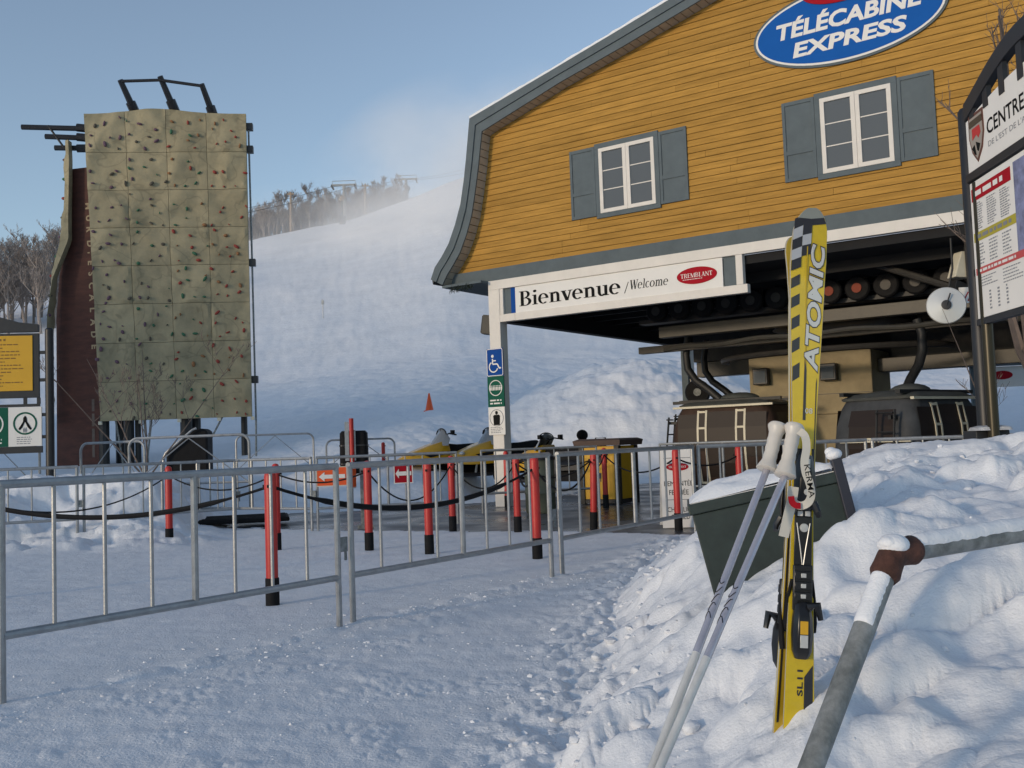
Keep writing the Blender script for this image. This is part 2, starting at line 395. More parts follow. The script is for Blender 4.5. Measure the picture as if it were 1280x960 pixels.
def worley(x, y, seed=0):
    """soft cobbles: rounded lumps around jittered cell centres"""
    xi = np.floor(x); yi = np.floor(y); best = np.zeros_like(x)
    for dx in (-1, 0, 1):
        for dy in (-1, 0, 1):
            cx = xi + dx; cy = yi + dy
            px = cx + _hash(cx, cy, seed + 5); py = cy + _hash(cx, cy, seed + 9); r = .25 + .55 * _hash(cx, cy, seed + 13)
            d2 = ((x - px) ** 2 + (y - py) ** 2) / (r * r)
            best = np.maximum(best, r * np.sqrt(np.clip(1 - d2, 0, 1)))
    return best
def sstep(a, b, x):
    t = np.clip((x - a) / (b - a), 0, 1); return t * t * (3 - 2 * t)
APRON = [(-5.4, 16.6), (-4.2, 15.9), (-2.9, 15.0), (-1.2, 14.2), (0.2, 13.5), (1.3, 12.9), (2.2, 12.2), (4.5, 11.2), (9, 9.5), (16, 7.5), (22, 12), (17, 28), (5.5, 28.5), (3.3, 27), (0.4, 21.6), (-2.2, 20.2), (-4.6, 19.4)]
def sd_poly(x, y, P):
    d = np.full(x.shape, 1e9); ins = np.zeros(x.shape, bool); n = len(P)
    for i in range(n):
        ax, ay = P[i]; bx_, by_ = P[(i + 1) % n]; ex, ey = bx_ - ax, by_ - ay
        t = np.clip(((x - ax) * ex + (y - ay) * ey) / (ex * ex + ey * ey), 0, 1)
        d = np.minimum(d, (x - ax - ex * t) ** 2 + (y - ay - ey * t) ** 2)
        c = (ay > y) != (by_ > y)
        with np.errstate(divide='ignore', invalid='ignore'):
            xx = ax + (y - ay) / (by_ - ay if by_ != ay else 1e-9) * ex
        ins ^= c & (x < xx)
    d = np.sqrt(d); return np.where(ins, -d, d)
def foot(y): return np.interp(y, [0, .5, 1.5, 2.5, 3.67, 4.8, 7.86, 12.1, 14], [-.5, -.42, -.25, -.06, .08, .33, .80, 1.95, 2.6])
def bank_h(y): return np.interp(y, [-3, -1, .5, 1.6, 2.4, 3, 4.3, 6, 7.3, 8.4, 9.4, 10.6, 12.0, 12.8], [0, .35, .44, .50, .56, .66, .96, 1.08, 1.15, 1.10, .80, .5, .15, 0])
S_PHI = np.radians([-180, -100, -60, -27.2, -24.4, -19.5, -15.1, -9.6, -6.4, -3.7, .5, 27, 60, 100, 180])
S_VAL = [.05, .05, .10, .150, .165, .19, .216, .226, .243, .27, .30, .30, .22, .05, .05]
R0_PHI = np.radians([-180, -14, -10, -7, -3, 0, 10, 27, 40, 180]); R0_VAL = [27, 26, 21.5, 21.0, 22.5, 29, 31, 33, 33, 33]
def terrain(x, y):
    rho = np.hypot(x, y); phi = np.arctan2(x, y)
    S = sum(np.interp(phi + d, S_PHI, S_VAL) for d in np.radians(np.linspace(-4, 4, 9))) / 9; r0 = sum(np.interp(phi + d, R0_PHI, R0_VAL) for d in np.radians(np.linspace(-2, 2, 5))) / 5
    G = np.clip((rho - r0) / 170., 0, None); G = np.where(G > 1, 1, np.power(G, .62))
    front = sstep(math.radians(95), math.radians(60), np.abs(phi))
    hill = (1.2 + S * np.minimum(rho, 190)) * G * front + np.clip(rho - 190, 0, None) * .03 * front
    hill_n = hill * (1 + 0) + sstep(.2, 3, hill) * (.25 * fbm(x * .12, y * .12, 3) + .06 * fbm(x * .9, y * .9, 4, 3)) * sstep(400, 60, rho)
    xe = -4.6 - (y - 14.5) * .22
    plat = sstep(14.2, 15.8, y + .5 * fbm(x * .8, y * .8, 21)) * sstep(xe, xe - 1.0, x + .3 * fbm(x, y, 22)) * .80
    plat = plat * front
    z = np.maximum(hill_n, plat)
    lm = sstep(12.7, 13.6, y + .3 * pnoise(x * 1.3, y * .2, 31)) * sstep(xe + .6, xe - .3, x) * sstep(22, 17, y)
    z = z + lm * (.16 * worley(x * 1.6, y * 1.6, 41) + .06 * worley(x * 4, y * 4, 43) + .05 * fbm(x * 2, y * 2, 44))
    # groomed pile of snow behind the station
    q = 1 - ((x - 5.2) / 6.6) ** 2 - ((y - 38) / 8.0) ** 2
    pile = np.power(np.clip(q, 0, 1), 1.25)
    z = z + pile * (2.2 + .3 * fbm(x * .7, y * .7, 52)) + sstep(0, .12, pile) * (.03 * worley(x * 1.3 + .5 * y, y * 2.1, 51) * sstep(-.1, .2, pnoise(x * .6, y * 1.0, 58)) + .03 * worley(x * 3.0 + y, y * 5.0, 53) + .10 * fbm(x * .6 + .3 * y, y * 1.2, 55, 2) + .025 * fbm(x * 4, y * 6, 54))
    # rough lower face of the slope, pushed up by the groomer
    rough = sstep(.4, 1.2, hill) * sstep(6.5, 3.5, hill) * sstep(-14, -6, x) * sstep(80, 60, rho)
    z = z + rough * (.10 * worley(x * .9, y * 1.0, 61) + .05 * worley(x * 2.3, y * 2.6, 62) + .06 * fbm(x * .7, y * .9, 63))
    # near flat ground: smooth on the lift side of the barriers, trodden on this side
    line = (x + 2.9) * (9.0 - 4.4) - (y - 4.4) * (0.4 + 2.9)
    near = sstep(16, 10, rho)
    tr = sstep(-.4, .5, line + 1.2 * fbm(x * .9, y * .9, 71)) * near
    ap = sd_poly(x, y, APRON) + .35 * fbm(x * .9, y * .9, 81) + .12 * fbm(x * 4, y * 4, 82, 2)
    snowm = sstep(-.05, .25, ap)
    z = z + snowm * sstep(60, 25, rho) * (.010 * fbm(x * 1.1, y * 1.1, 72) + .006 * fbm(x * 3.5, y * 5, 73)) + tr * snowm * (.008 * fbm(x * 5, y * 5, 74) + .009 * worley(x * 8, y * 8, 75) * sstep(-.1, .35, pnoise(x * 1.2, y * 1.2, 77)) + .012 * worley(x * 18, y * 18, 78) * sstep(.0, .3, pnoise(x * 2.1, y * 2.1, 79)))
    edge = np.exp(-((line + .1) / .55) ** 2) * near
    z = z + edge * snowm * .032 * worley(x * 4.5, y * 4.5, 76)
    # the shovelled bank on the right
    u = x - foot(y) + .10 * fbm(x * 1.7, y * 1.7, 91) + .03 * fbm(x * 6, y * 6, 92, 2)
    w = np.interp(y, [0, 2.4, 2.9, 4.5, 7, 12], [1.5, 1.25, 1.15, .85, 1.0, 1.0])
    H = bank_h(y) * sstep(11.5, 8.0, x)
    k = 1 - np.exp(-np.power(np.clip(u, 0, None) / w, 1.25))
    bank = H * k
    bm = sstep(0, .25, u) * sstep(0.02, .25, H)
    calm = 1 - .82 * sstep(.55, .95, x) * sstep(2.9, 2.3, y)                # smooth drift beside the handrail
    calm = calm * (1 - .75 * sstep(6.3, 6.9, y))                           # wind-smoothed crest
    st = worley(x * 2.4, y * 5.2 - x * 1.2, 101)
    sel = sstep(-.22, .12, pnoise(x * 1.6 + 4, y * 1.6, 112)); lum = .01 + .14 * st * sel + .035 * worley(x * 5.2, y * 8, 102) * sstep(-.05, .25, pnoise(x * 2.3, y * 2.3, 113)) + .06 * fbm(x * 1.7, y * 2.1, 103) + .012 * worley(x * 13, y * 15, 104) * sel
    top = sstep(.75, 1.1, u) * sstep(3.4, 4.6, y)
    lum = lum + top * (.12 * worley(x * 2.0 + 3, y * 2.0, 105) * sstep(-.15, .15, pnoise(x * 1.1, y * 1.1, 115)) + .04 * worley(x * 5 + 1, y * 5, 106) - .05)
    bank = bank + bm * calm * (lum - .035) + bm * .05 * fbm(x * .9, y * .9, 107)
    # crumbs fallen at the foot of the bank
    crumbs = np.exp(-((u + .05) / .28) ** 2) * sstep(0.02, .2, H)
    bank = bank + crumbs * (.045 * worley(x * 7, y * 7, 108) + .03 * worley(x * 13, y * 13, 109))
    # tramped ring by the handrail
    rr = np.hypot((x - .86) / 1.0, (y - 1.86) / 1.25)
    bank = bank - .035 * np.exp(-((rr - .20) / .05) ** 2) + .012 * np.exp(-((rr - .30) / .06) ** 2) - .02 * sstep(.18, .1, rr)
    bank = bank + .05 * np.exp(-(((x - .86) / .22) ** 2 + ((y - 4.42) / .2) ** 2))
    # snow packed round the tails of the skis, with a small hollow on the left
    rs = np.hypot(x - .77, (y - 2.96) * .8); ws_ = np.exp(-(rs / .20) ** 4)
    bank = bank * (1 - ws_) + ws_ * (.305 + (x - .70) * .75 + .03 * fbm(x * 9, y * 9, 121))
    z = z + bank
    # added unseen snow ridge to shade the yard, left of and behind the photographer
    q = -(x * .77 + y * .64); p = x * .64 - y * .77
    z = z + np.interp(p, [-16, -14, -3, 6, 9], [0, 1.75, 1.0, .9, 0]) * np.exp(-((q - 9.5) / 1.1) ** 2) * (1 + .06 * fbm(x * .8, y * .8, 301))
    return z, ap, u, H, hill, pile, plat

def gz(x, y):
    a = terrain(np.array([float(x)]), np.array([float(y)])); return float(a[0][0])

def build_terrain():
    az = np.concatenate([np.radians(np.linspace(-180, -38, 70, endpoint=False)), np.radians(np.linspace(-38, 38, 800)), np.radians(np.linspace(38, 180, 71)[1:])])
    rr = np.concatenate([np.geomspace(.45, 16, 560, endpoint=False), np.geomspace(16, 60, 260, endpoint=False), np.geomspace(60, 900, 110)])
    A, Rr = np.meshgrid(az, rr)
    X = (Rr * np.sin(A)); Y = (Rr * np.cos(A))
    z, ap, u, H, hill, pile, plat = terrain(X.ravel(), Y.ravel())
    sh = X.shape
    z = z.reshape(sh); ap = ap.reshape(sh)
    z = z - .05 * (ap < -.12)
    nr, na = sh
    idx = np.arange(nr * na).reshape(sh)
    q = np.stack([idx[:-1, :-1], idx[1:, :-1], idx[1:, 1:], idx[:-1, 1:]], -1)
    cls = np.zeros((nr - 1, na - 1), int)
    bk = ((u.reshape(sh) > 0.02) & (H.reshape(sh) > .05))[:-1, :-1]
    hl = ((hill > .05) | (plat > .1) | (pile > 0)).reshape(sh)[:-1, :-1] | (Rr[:-1, :-1] > 60)
    cls[hl] = 2; cls[bk & (Y[:-1, :-1] < 14)] = 1
    V = np.stack([X, Y, z], -1).reshape(-1, 3)
    for k, (nm, m) in enumerate((("snow_ground", SNOW_GROUND), ("snow_bank", SNOW_BANK), ("ski_hill", SNOW_HILL))):
        Q = q[cls == k]; Q = Q[:, ::-1]
        if k == 0:   # close the hole round the camera's feet
            pass
        used = np.unique(Q); remap = np.full(len(V), -1); remap[used] = np.arange(len(used))
        vv = V[used]; ff = remap[Q]
        me = bpy.data.meshes.new(nm)
        me.vertices.add(len(vv)); me.vertices.foreach_set("co", vv.ravel())
        me.loops.add(ff.size); me.loops.foreach_set("vertex_index", ff.ravel().astype(np.int32))
        me.polygons.add(len(ff)); me.polygons.foreach_set("loop_start", np.arange(0, ff.size, 4, dtype=np.int32))
        me.polygons.foreach_set("use_smooth", np.ones(len(ff), bool))
        me.update(calc_edges=True); me.materials.append(m)
        o = bpy.data.objects.new(nm, me); COL.objects.link(o); kind(o, "structure")
build_terrain()

def build_apron():
    global M_ASPHALT
    m = bpy.data.materials.new("wet_asphalt"); m.use_nodes = True; N = m.node_tree.nodes; L = m.node_tree.links; b = N["Principled BSDF"]; M_ASPHALT = m
    tc = N.new("ShaderNodeTexCoord"); n = N.new("ShaderNodeTexNoise"); n.inputs["Scale"].default_value = .9; n.inputs["Detail"].default_value = 6
    L.new(tc.outputs["Object"], n.inputs["Vector"])
    r = N.new("ShaderNodeValToRGB"); e = r.color_ramp.elements; e[0].position = .38; e[1].position = .62; e[0].color = (.045, .047, .05, 1); e[1].color = (.10, .10, .105, 1)
    L.new(n.outputs["Fac"], r.inputs[0]); L.new(r.outputs[0], b.inputs["Base Color"])
    mr = N.new("ShaderNodeMapRange"); mr.inputs[1].default_value = .35; mr.inputs[2].default_value = .65; mr.inputs[3].default_value = .12; mr.inputs[4].default_value = .6
    L.new(n.outputs["Fac"], mr.inputs[0]); L.new(mr.outputs[0], b.inputs["Roughness"])
    n2 = N.new("ShaderNodeTexNoise"); n2.inputs["Scale"].default_value = 60; L.new(tc.outputs["Object"], n2.inputs["Vector"])
    bp = N.new("ShaderNodeBump"); bp.inputs["Distance"].default_value = .003; L.new(n2.outputs["Fac"], bp.inputs["Height"]); L.new(bp.outputs[0], b.inputs["Normal"])
    mb = MB()
    xs = np.arange(-6.5, 23, .5); ys = np.arange(6.5, 30, .5); X, Y = np.meshgrid(xs, ys)
    s = sd_poly(X.ravel() + .25, Y.ravel() + .25, APRON).reshape(X.shape); H = bank_h(Y)
    ids = {}
    def vid(i, j):
        if (i, j) not in ids: ids[(i, j)] = len(mb.v); mb.v.append((xs[j], ys[i], -.014))
        return ids[(i, j)]
    for i in range(len(ys) - 1):
        for j in range(len(xs) - 1):
            if s[i, j] < .9: mb.f.append((vid(i, j), vid(i, j + 1), vid(i + 1, j + 1), vid(i + 1, j)))
    kind(mb.obj("asphalt_apron", m, smooth=0), "structure")
build_apron()

# ------------------------------------------------------------------ gondola station
ST = (-0.3176, 19.4126, 0.0); STZ = math.radians(-34.5)
def stw(t, s, z): return Vector((ST[0] + .8241 * t + .5664 * s, ST[1] - .5664 * t + .8241 * s, z))
station = thing("gondola_station", "yellow clapboard gondola station with grey shutters and a snowy gambrel roof", "building", ST, STZ)
CX = 7.1
WALL_L = [(-.98, 4.58), (-.78, 4.75), (-.54, 5.21), (-.31, 6.06), (-.11, 6.83), (-.01, 7.46), (1.55, 7.93), (2.95, 8.31), (4.39, 8.72), (CX, 9.48)]
def mirror(p): return p + [(2 * CX - a, b) for a, b in p[-2::-1]]
WALL = mirror(WALL_L)
def clip_row(z):
    """left edge of the wall at height z"""
    for (a, b), (c, d) in zip(WALL_L, WALL_L[1:]):
        if b <= z <= d: return a + (c - a) * (z - b) / (d - b)
    return CX
F_WALL = lambda t, z, s: (t, s, z)
MB().prism(WALL, F_WALL, 0.0, .15).obj("wall", mat('board_gap_brown', (.07, .036, .010), .9), station, smooth=0)  # dark brown puts gap shade as well as dirt into the colour
rg = random.Random(3)
z = 4.60; row = 0
while z < 9.40:
    z1 = min(z + .114, 9.44); l0, l1 = clip_row(z), clip_row(z1); r0, r1 = 2 * CX - l0, 2 * CX - l1
    cuts = []; x = l0 + rg.uniform(1.6, 5)
    while x < r0 - 1.2: cuts.append(x); x += rg.choice((3.05, 3.66, 4.27, 4.88))
    ends = [None] + cuts + [None]
    for a, b in zip(ends, ends[1:]):
        x0b = l0 if a is None else a + .002; x0t = l1 if a is None else a + .002; x1b = r0 if b is None else b - .002; x1t = r1 if b is None else b - .002
        if x1b - x0b < .05: continue
        j = rg.uniform(-.0015, .0015)
        mb = MB(); mb.add([(x0b, -.024 + j, z + .009 + j), (x1b, -.024 + j, z + .009 + j), (x1b, -.001, z + .009), (x0b, -.001, z + .009), (x0t, -.016 + j, z1 + .001), (x1t, -.016 + j, z1 + .001), (x1t, -.0015, z1 + .001), (x0t, -.0015, z1 + .001)],
                         [(0, 3, 2, 1), (4, 5, 6, 7), (0, 1, 5, 4), (1, 2, 6, 5), (2, 3, 7, 6), (3, 0, 4, 7)])
        mb.obj("clapboard", M_SIDING, station, smooth=0)
    z = z1; row += 1
OUT_L = [(-1.27, 4.54), (-1.16, 4.77), (-.98, 4.96), (-.79, 5.20), (-.61, 5.56), (-.46, 5.95), (-.36, 6.4), (-.29, 6.80), (-.23, 7.2), (-.17, 7.60), (1.75, 8.09), (3.12, 8.45), (4.20, 8.74), (CX, 9.52)]
IN_L = [(-1.00, 4.40), (-.88, 4.58), (-.72, 4.76), (-.54, 4.98), (-.36, 5.32), (-.22, 5.68), (-.11, 6.15), (-.02, 6.59), (.04, 6.95), (.10, 7.29), (1.90, 7.83), (3.30, 8.18), (4.40, 8.48), (CX, 9.22)]
MID_L = [(a * .5 + c * .5, b * .5 + d * .5) for (a, b), (c, d) in zip(OUT_L, IN_L)]
OUT, INN, MID = mirror(OUT_L), mirror(IN_L), mirror(MID_L)
MB().strip(OUT, MID, F_WALL, -.345, -.30).obj("rake_board", M_TRIM, station, smooth=0, bevel=.004)
MB().strip([(a, b) for a, b in MID], INN, F_WALL, -.318, -.285).obj("rake_board", M_TRIM, station, smooth=0, bevel=.004)
MB().strip(OUT, [(a + .02, b - .10) if i < len(OUT) // 2 else (a - .02, b - .10) for i, (a, b) in enumerate(OUT)], F_WALL, -.30, 9.2).obj("roof", M_SHINGLE, station, smooth=0)
# boarded soffit between rake and wall, board by board up the left side and along the slope
def along(poly, k):
    d = [0]
    for p, q in zip(poly, poly[1:]): d.append(d[-1] + math.dist(p, q))
    k = k * d[-1]
    for i in range(len(poly) - 1):
        if d[i] <= k <= d[i + 1] + 1e-9:
            f = (k - d[i]) / (d[i + 1] - d[i]); return (poly[i][0] + (poly[i + 1][0] - poly[i][0]) * f, poly[i][1] + (poly[i + 1][1] - poly[i][1]) * f)
    return poly[-1]
for side in (0, 1):
    nb = 70
    for k in range(nb):
        a, b = along(IN_L, k / nb + .0006), along(IN_L, (k + 1) / nb - .0006)
        if side: a, b = (2 * CX - a[0], a[1]), (2 * CX - b[0], b[1])
        nx, nz = (b[1] - a[1]), -(b[0] - a[0]); l = math.hypot(nx, nz); nx, nz = nx / l * .012, nz / l * .012
        if side: nx, nz = -nx, -nz
        mb = MB(); mb.add([(a[0], -.285, a[1]), (b[0], -.285, b[1]), (b[0], .01, b[1]), (a[0], .01, a[1]), (a[0] - nx, -.285, a[1] - nz), (b[0] - nx, -.285, b[1] - nz), (b[0] - nx, .01, b[1] - nz), (a[0] - nx, .01, a[1] - nz)],
                         [(0, 3, 2, 1), (4, 5, 6, 7), (0, 1, 5, 4), (1, 2, 6, 5), (2, 3, 7, 6), (3, 0, 4, 7)])
        mb.obj("soffit_board", M_SOFFIT, station, smooth=0)
# snow lying along the roof edges
sn_a = [(a, b + .004) for a, b in OUT_L[9:]]; rg2 = random.Random(5)
pa = [along(sn_a, k / 60) for k in range(61)]
up = [(a - .012, b + .03 + .018 * rg2.random()) for a, b in pa]
for sd in (0, 1):
    A_, B_ = (pa, up) if sd == 0 else ([(2 * CX - a, b) for a, b in pa], [(2 * CX - a, b) for a, b in up])
    MB().strip(A_, B_, F_WALL, -.34, 9.15).obj("roof_snow", SNOW_CAP, station, smooth=60)
# eave return: underside of the flare and the lead drip edge
MB().bx(-1.02, -.055, -.30, 9.0, 4.34, 4.385).obj("eave_soffit", M_TRIM, station, smooth=0)
MB().bx(2 * CX + .055, 2 * CX + 1.02, -.30, 9.0, 4.34, 4.385).obj("eave_soffit", M_TRIM, station, smooth=0)
mb = MB(); mb.prism([(-.055, 4.385), (-.10, 4.62), (.002, 4.62), (.002, 4.385)], lambda s, z, t: (t, s, z), -.96, 15.16); mb.obj("belt_board", M_TRIM, station, smooth=0, bevel=.004)
MB().bx(-.05, 14.25, -.075, .05, 4.205, 4.382).obj("trim_board", M_WHITE, station, smooth=0, bevel=.004)
# corner posts, back posts
for t0 in (-.05, 13.99): MB().bx(t0, t0 + .26, -.08, .16, -.02, 4.203).obj("corner_post", M_WHITE, station, smooth=0, bevel=.008)
MB().bx(.02, .28, 8.5, 8.76, -.02, 3.6).obj("back_post", M_WHITE, station, smooth=0, bevel=.008)
MB().bx(.06, .24, 8.42, 8.5, 2.1, 3.6).obj("back_post_cladding", M_TRIM, station, smooth=0)
MB().bx(12.0, 12.5, 7.6, 8.1, -.02, 4.0).obj("back_post", M_DARKSTEEL, station, smooth=0)
# beam frame that carries the welcome board
MB().bx(.21, 5.24, -.07, .06, 3.555, 3.70).obj("sign_beam", M_WHITE, station, smooth=0, bevel=.004)
MB().bx(5.05, 5.17, -.068, .05, 3.702, 4.203).obj("sign_stile", M_WHITE, station, smooth=0, bevel=.004)
MB().bx(.212, .29, -.066, .05, 3.702, 4.203).obj("sign_stile", M_WHITE, station, smooth=0, bevel=.004)
MB().bx(4.82, 5.048, -.02, .03, 3.702, 4.203).obj("end_panel", M_TRIM, station, smooth=0)
MB().bx(.292, .45, -.02, .03, 3.702, 4.203).obj("end_panel", M_TRIM, station, smooth=0)
MB().bx(.452, .56, -.03, .03, 3.702, 4.203).obj("end_panel", M_BLUE, station, smooth=0, label="narrow blue strip at the left end of the welcome board")
MB().bx(.213, .56, -.078, -.068, 3.56, 3.695).obj("sign_beam_cap", M_WHITE, station, smooth=0)
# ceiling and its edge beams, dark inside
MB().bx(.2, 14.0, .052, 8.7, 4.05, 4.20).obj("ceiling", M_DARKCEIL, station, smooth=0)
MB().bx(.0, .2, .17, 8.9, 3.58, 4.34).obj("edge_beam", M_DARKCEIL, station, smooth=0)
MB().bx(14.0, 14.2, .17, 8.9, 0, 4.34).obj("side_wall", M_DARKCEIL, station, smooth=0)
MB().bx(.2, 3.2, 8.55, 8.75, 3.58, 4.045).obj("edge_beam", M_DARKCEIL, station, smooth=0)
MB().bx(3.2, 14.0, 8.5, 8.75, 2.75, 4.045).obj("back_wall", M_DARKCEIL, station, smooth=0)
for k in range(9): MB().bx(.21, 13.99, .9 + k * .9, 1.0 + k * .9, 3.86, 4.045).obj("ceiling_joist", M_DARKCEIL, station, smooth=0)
# windows with casings, sashes, muntins and panelled shutters
def make_window(t0, t1, z0, z1):
    w = MB()
    c = .085
    w.bx(t0 - c, t1 + c, -.055, -.022, z1, z1 + c + .01); w.bx(t0 - c, t1 + c, -.055, -.022, z0 - c, z0); w.bx(t0 - c, t0, -.055, -.022, z0, z1); w.bx(t1, t1 + c, -.055, -.022, z0, z1)
    win = w.obj("window", M_TRIM, station, smooth=0, bevel=.003)
    mid = (t0 + t1) / 2
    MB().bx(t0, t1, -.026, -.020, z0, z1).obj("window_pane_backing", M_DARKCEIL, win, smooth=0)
    for a, b in ((t0, mid), (mid, t1)):
        s = MB(); q = .07
        s.bx(a + .002, b - .002, -.062, -.03, z1 - q, z1 - .002); s.bx(a + .002, b - .002, -.062, -.03, z0 + .002, z0 + q); s.bx(a + .002, a + q, -.062, -.03, z0 + q, z1 - q); s.bx(b - q, b - .002, -.062, -.03, z0 + q, z1 - q)
        s.obj("sash", M_WHITE, win, smooth=0, bevel=.002)
        hh = (z1 - z0 - 2 * q) / 3
        for k in range(3): MB().bx(a + q, b - q, -.038, -.032, z0 + q + hh * k + .006, z0 + q + hh * (k + 1) - .006).obj("pane", M_GLASS, win, smooth=0)
        for k in (1, 2): MB().bx(a + q - .001, b - q + .001, -.045, -.030, z0 + q + hh * k - .0085, z0 + q + hh * k + .0085).obj("muntin", M_WHITE, win, smooth=0)
    for a, b in ((t0 - .62, t0 - c - .005), (t1 + c + .005, t1 + .62)):
        s = MB(); za, zb = z0 - .03, z1 + .06; e = .05
        s.bx(a, b, -.034, -.022, za, zb)
        for p in ((a, a + e, za, zb), (b - e, b, za, zb)): s.bx(p[0], p[1], -.052, -.0335, p[2], p[3])
        zm = za + (zb - za) * .36
        for p in ((za, za + .06), (zm - .035, zm + .035), (zb - .06, zb)): s.bx(a + e, b - e, -.050, -.0335, p[0], p[1])
        s.obj("shutter", M_TRIM, station, smooth=0, bevel=.002)
make_window(2.52, 3.64, 5.32, 6.52)
make_window(6.58, 7.68, 5.30, 6.52)
make_window(10.56, 11.68, 5.30, 6.52)

# welcome board
fz = lambda t, z, s=0.0: (t, s, z)
def sfn(t0, z0, s0): return lambda a, b, d=0.0: (t0 + a, s0 - d, z0 + b)
def tremblant_oval(parent, cx, cz, rx, rz, s0, small=True, lab=None):
    mb = MB(); mb.prism(ellipse(rx, rz, 40, cx, cz), lambda u, v, d: (u, s0 - d, v), 0, .012); o = mb.obj("logo_oval", M_SIGNRED, parent, smooth=0)
    f = sfn(cx - rx * .80, cz - rz * .20, s0)
    serif_text("lettering", "TREMBLANT", M_SIGNWHITE, o, f, rx * 1.58, rz * .52, d=.014)
    if small:
        m2 = MB(); lines_block(m2, f, rx * .1, rx * 1.1, -rz * .28, -rz * .12, 1, rz * .07, .014, 3, .1); m2.obj("small_print", M_SIGNWHITE, o, smooth=0)
    return o
wb = thing("welcome_sign", "long white Bienvenue / Welcome board under the yellow wall", "sign", ST, STZ)
MB().bx(.57, 4.81, -.05, -.022, 3.702, 4.20).obj("board", M_SIGNWHITE, wb, smooth=0)
serif_text("lettering", "Bienvenue", M_PRINTBLACK, wb, sfn(.66, 3.815, -.05), 2.20, .285, d=.003, strike=.035)
serif_text("lettering", "/", M_PRINTBLACK, wb, sfn(2.93, 3.83, -.05), .10, .17, d=.003)
serif_text("lettering", "Welcome", M_PRINTBLACK, wb, sfn(3.06, 3.86, -.05), .74, .165, shear=.15, d=.003)
tremblant_oval(wb, 4.34, 3.955, .37, .145, -.05)

# oval lift sign above the second window
ovs = thing("oval_sign", "big blue oval TELECABINE EXPRESS sign with a red oval on top", "sign", ST, STZ)
OC = (7.07, 7.66); RX, RZ = 1.48, .62
for rx, rz, m, a, b, nm in ((RX + .04, RZ + .04, M_TRIM, .03, .055, "edge_ring"), (RX, RZ, M_SIGNWHITE, .056, .060, "white_border"), (RX - .035, RZ - .035, M_BRIGHTBLUE, .061, .064, "blue_face")):
    MB().prism(ellipse(rx, rz, 64, *OC), lambda u, v, d: (u, -d, v), a, b).obj(nm, m, ovs, smooth=0)
text("lettering", "TÉLÉCABINE", M_SIGNWHITE, ovs, sfn(5.95, 7.61, -.066), width=2.28, height=.335, bold=.036, shear=.15)
text("lettering", "EXPRESS", M_SIGNWHITE, ovs, sfn(6.20, 7.27, -.066), width=1.78, height=.25, bold=.036, shear=.15)
tremblant_oval(ovs, 7.07, 8.26, .68, .27, -.07)

# small signs on the corner post
def post_sign(name, lab, z0, z1, m):
    o = thing(name, lab, "sign", ST, STZ); MB().bx(-.125, .265, -.105, -.082, z0, z1).obj("plate", m, o, smooth=0, bevel=.004); return o
def ring(cx, cz, r, t, s0, n=28, ry=None):
    A_ = ellipse(r, ry or r, n, cx, cz); B_ = ellipse(r - t, (ry or r) - t, n, cx, cz)
    mb = MB(); mb.strip(A_, B_, lambda u, v, d: (u, s0 - d, v), 0, .003, close=True); return mb
def ribbon(mb, pts, w, s0, dd=.003):
    for k, (a, b) in enumerate(zip(pts, pts[1:])):
        l = math.dist(a, b); nx, nz = -(b[1] - a[1]) / l * w / 2, (b[0] - a[0]) / l * w / 2
        d = dd + .0004 * (k % 3)
        mb.add([(a[0] - nx, s0 - d, a[1] - nz), (b[0] - nx, s0 - d, b[1] - nz), (b[0] + nx, s0 - d, b[1] + nz), (a[0] + nx, s0 - d, a[1] + nz)], [(0, 1, 2, 3)])
ps = post_sign("accessible_sign", "blue wheelchair sign at the top of the white corner post", 2.51, 3.05, M_BLUE)
rb = MB(); cc = []
for (x, zz, a0) in ((.225, 3.01, 0), (-.085, 3.01, 90), (-.085, 2.55, 180), (.225, 2.55, 270)):
    for k in range(5):
        a = math.radians(a0 + k * 22.5); cc.append((x + .03 * math.cos(a) - .0, zz + .03 * math.sin(a) - (.0)))
ribbon(rb, cc + [cc[0]], .014, -.106); rb.obj("border", M_SIGNWHITE, ps, smooth=0)
pg = MB(); ribbon(pg, [(.02, 2.85), (.02, 2.745), (.13, 2.745), (.18, 2.655), (.215, 2.67)], .028, -.107)
ribbon(pg, [(.025, 2.81), (.10, 2.81)], .022, -.1085)
pg.prism(ellipse(.03, .03, 14, .02, 2.90), lambda u, v, d: (u, -.107 - d, v), 0, .003)
ribbon(pg, [(.06 + .1 * math.cos(math.radians(a)) - .02, 2.69 + .1 * math.sin(math.radians(a))) for a in range(118, 345, 16)], .024, -.1095); pg.obj("wheelchair_pictogram", M_SIGNWHITE, ps, smooth=0)
ps = post_sign("queue_sign", "green sign with a row of people in a circle, middle of the post", 1.915, 2.505, M_SIGNGREEN)
ring(.07, 2.28, .155, .016, -.106).obj("circle", M_SIGNWHITE, ps, smooth=0)
pg = MB()
for k in range(8):
    x = -.055 + k * .036; pg.add([(x - .011, -.108, 2.235), (x + .011, -.108, 2.235), (x + .013, -.108, 2.30), (x - .013, -.108, 2.30)], [(0, 1, 2, 3)])
    pg.prism(ellipse(.011, .012, 8, x, 2.32), lambda u, v, d: (u, -.107 - d, v), 0, .002)
pg.obj("people_pictogram", M_SIGNWHITE, ps, smooth=0)
pg = MB(); lines_block(pg, sfn(0, 0, -.106), -.07, .21, 1.95, 2.07, 2, .028, .003, 8, .15); pg.obj("small_print", M_SIGNWHITE, ps, smooth=0)
ps = post_sign("single_rider_sign", "white sign with one black figure in a circle, lowest on the post", 1.37, 1.91, M_SIGNWHITE)
ring(.07, 1.70, .165, .012, -.106).obj("circle", M_PRINTGREY, ps, smooth=0)
pg = MB(); pg.prism(ellipse(.032, .036, 14, .07, 1.80), lambda u, v, d: (u, -.107 - d, v), 0, .003)
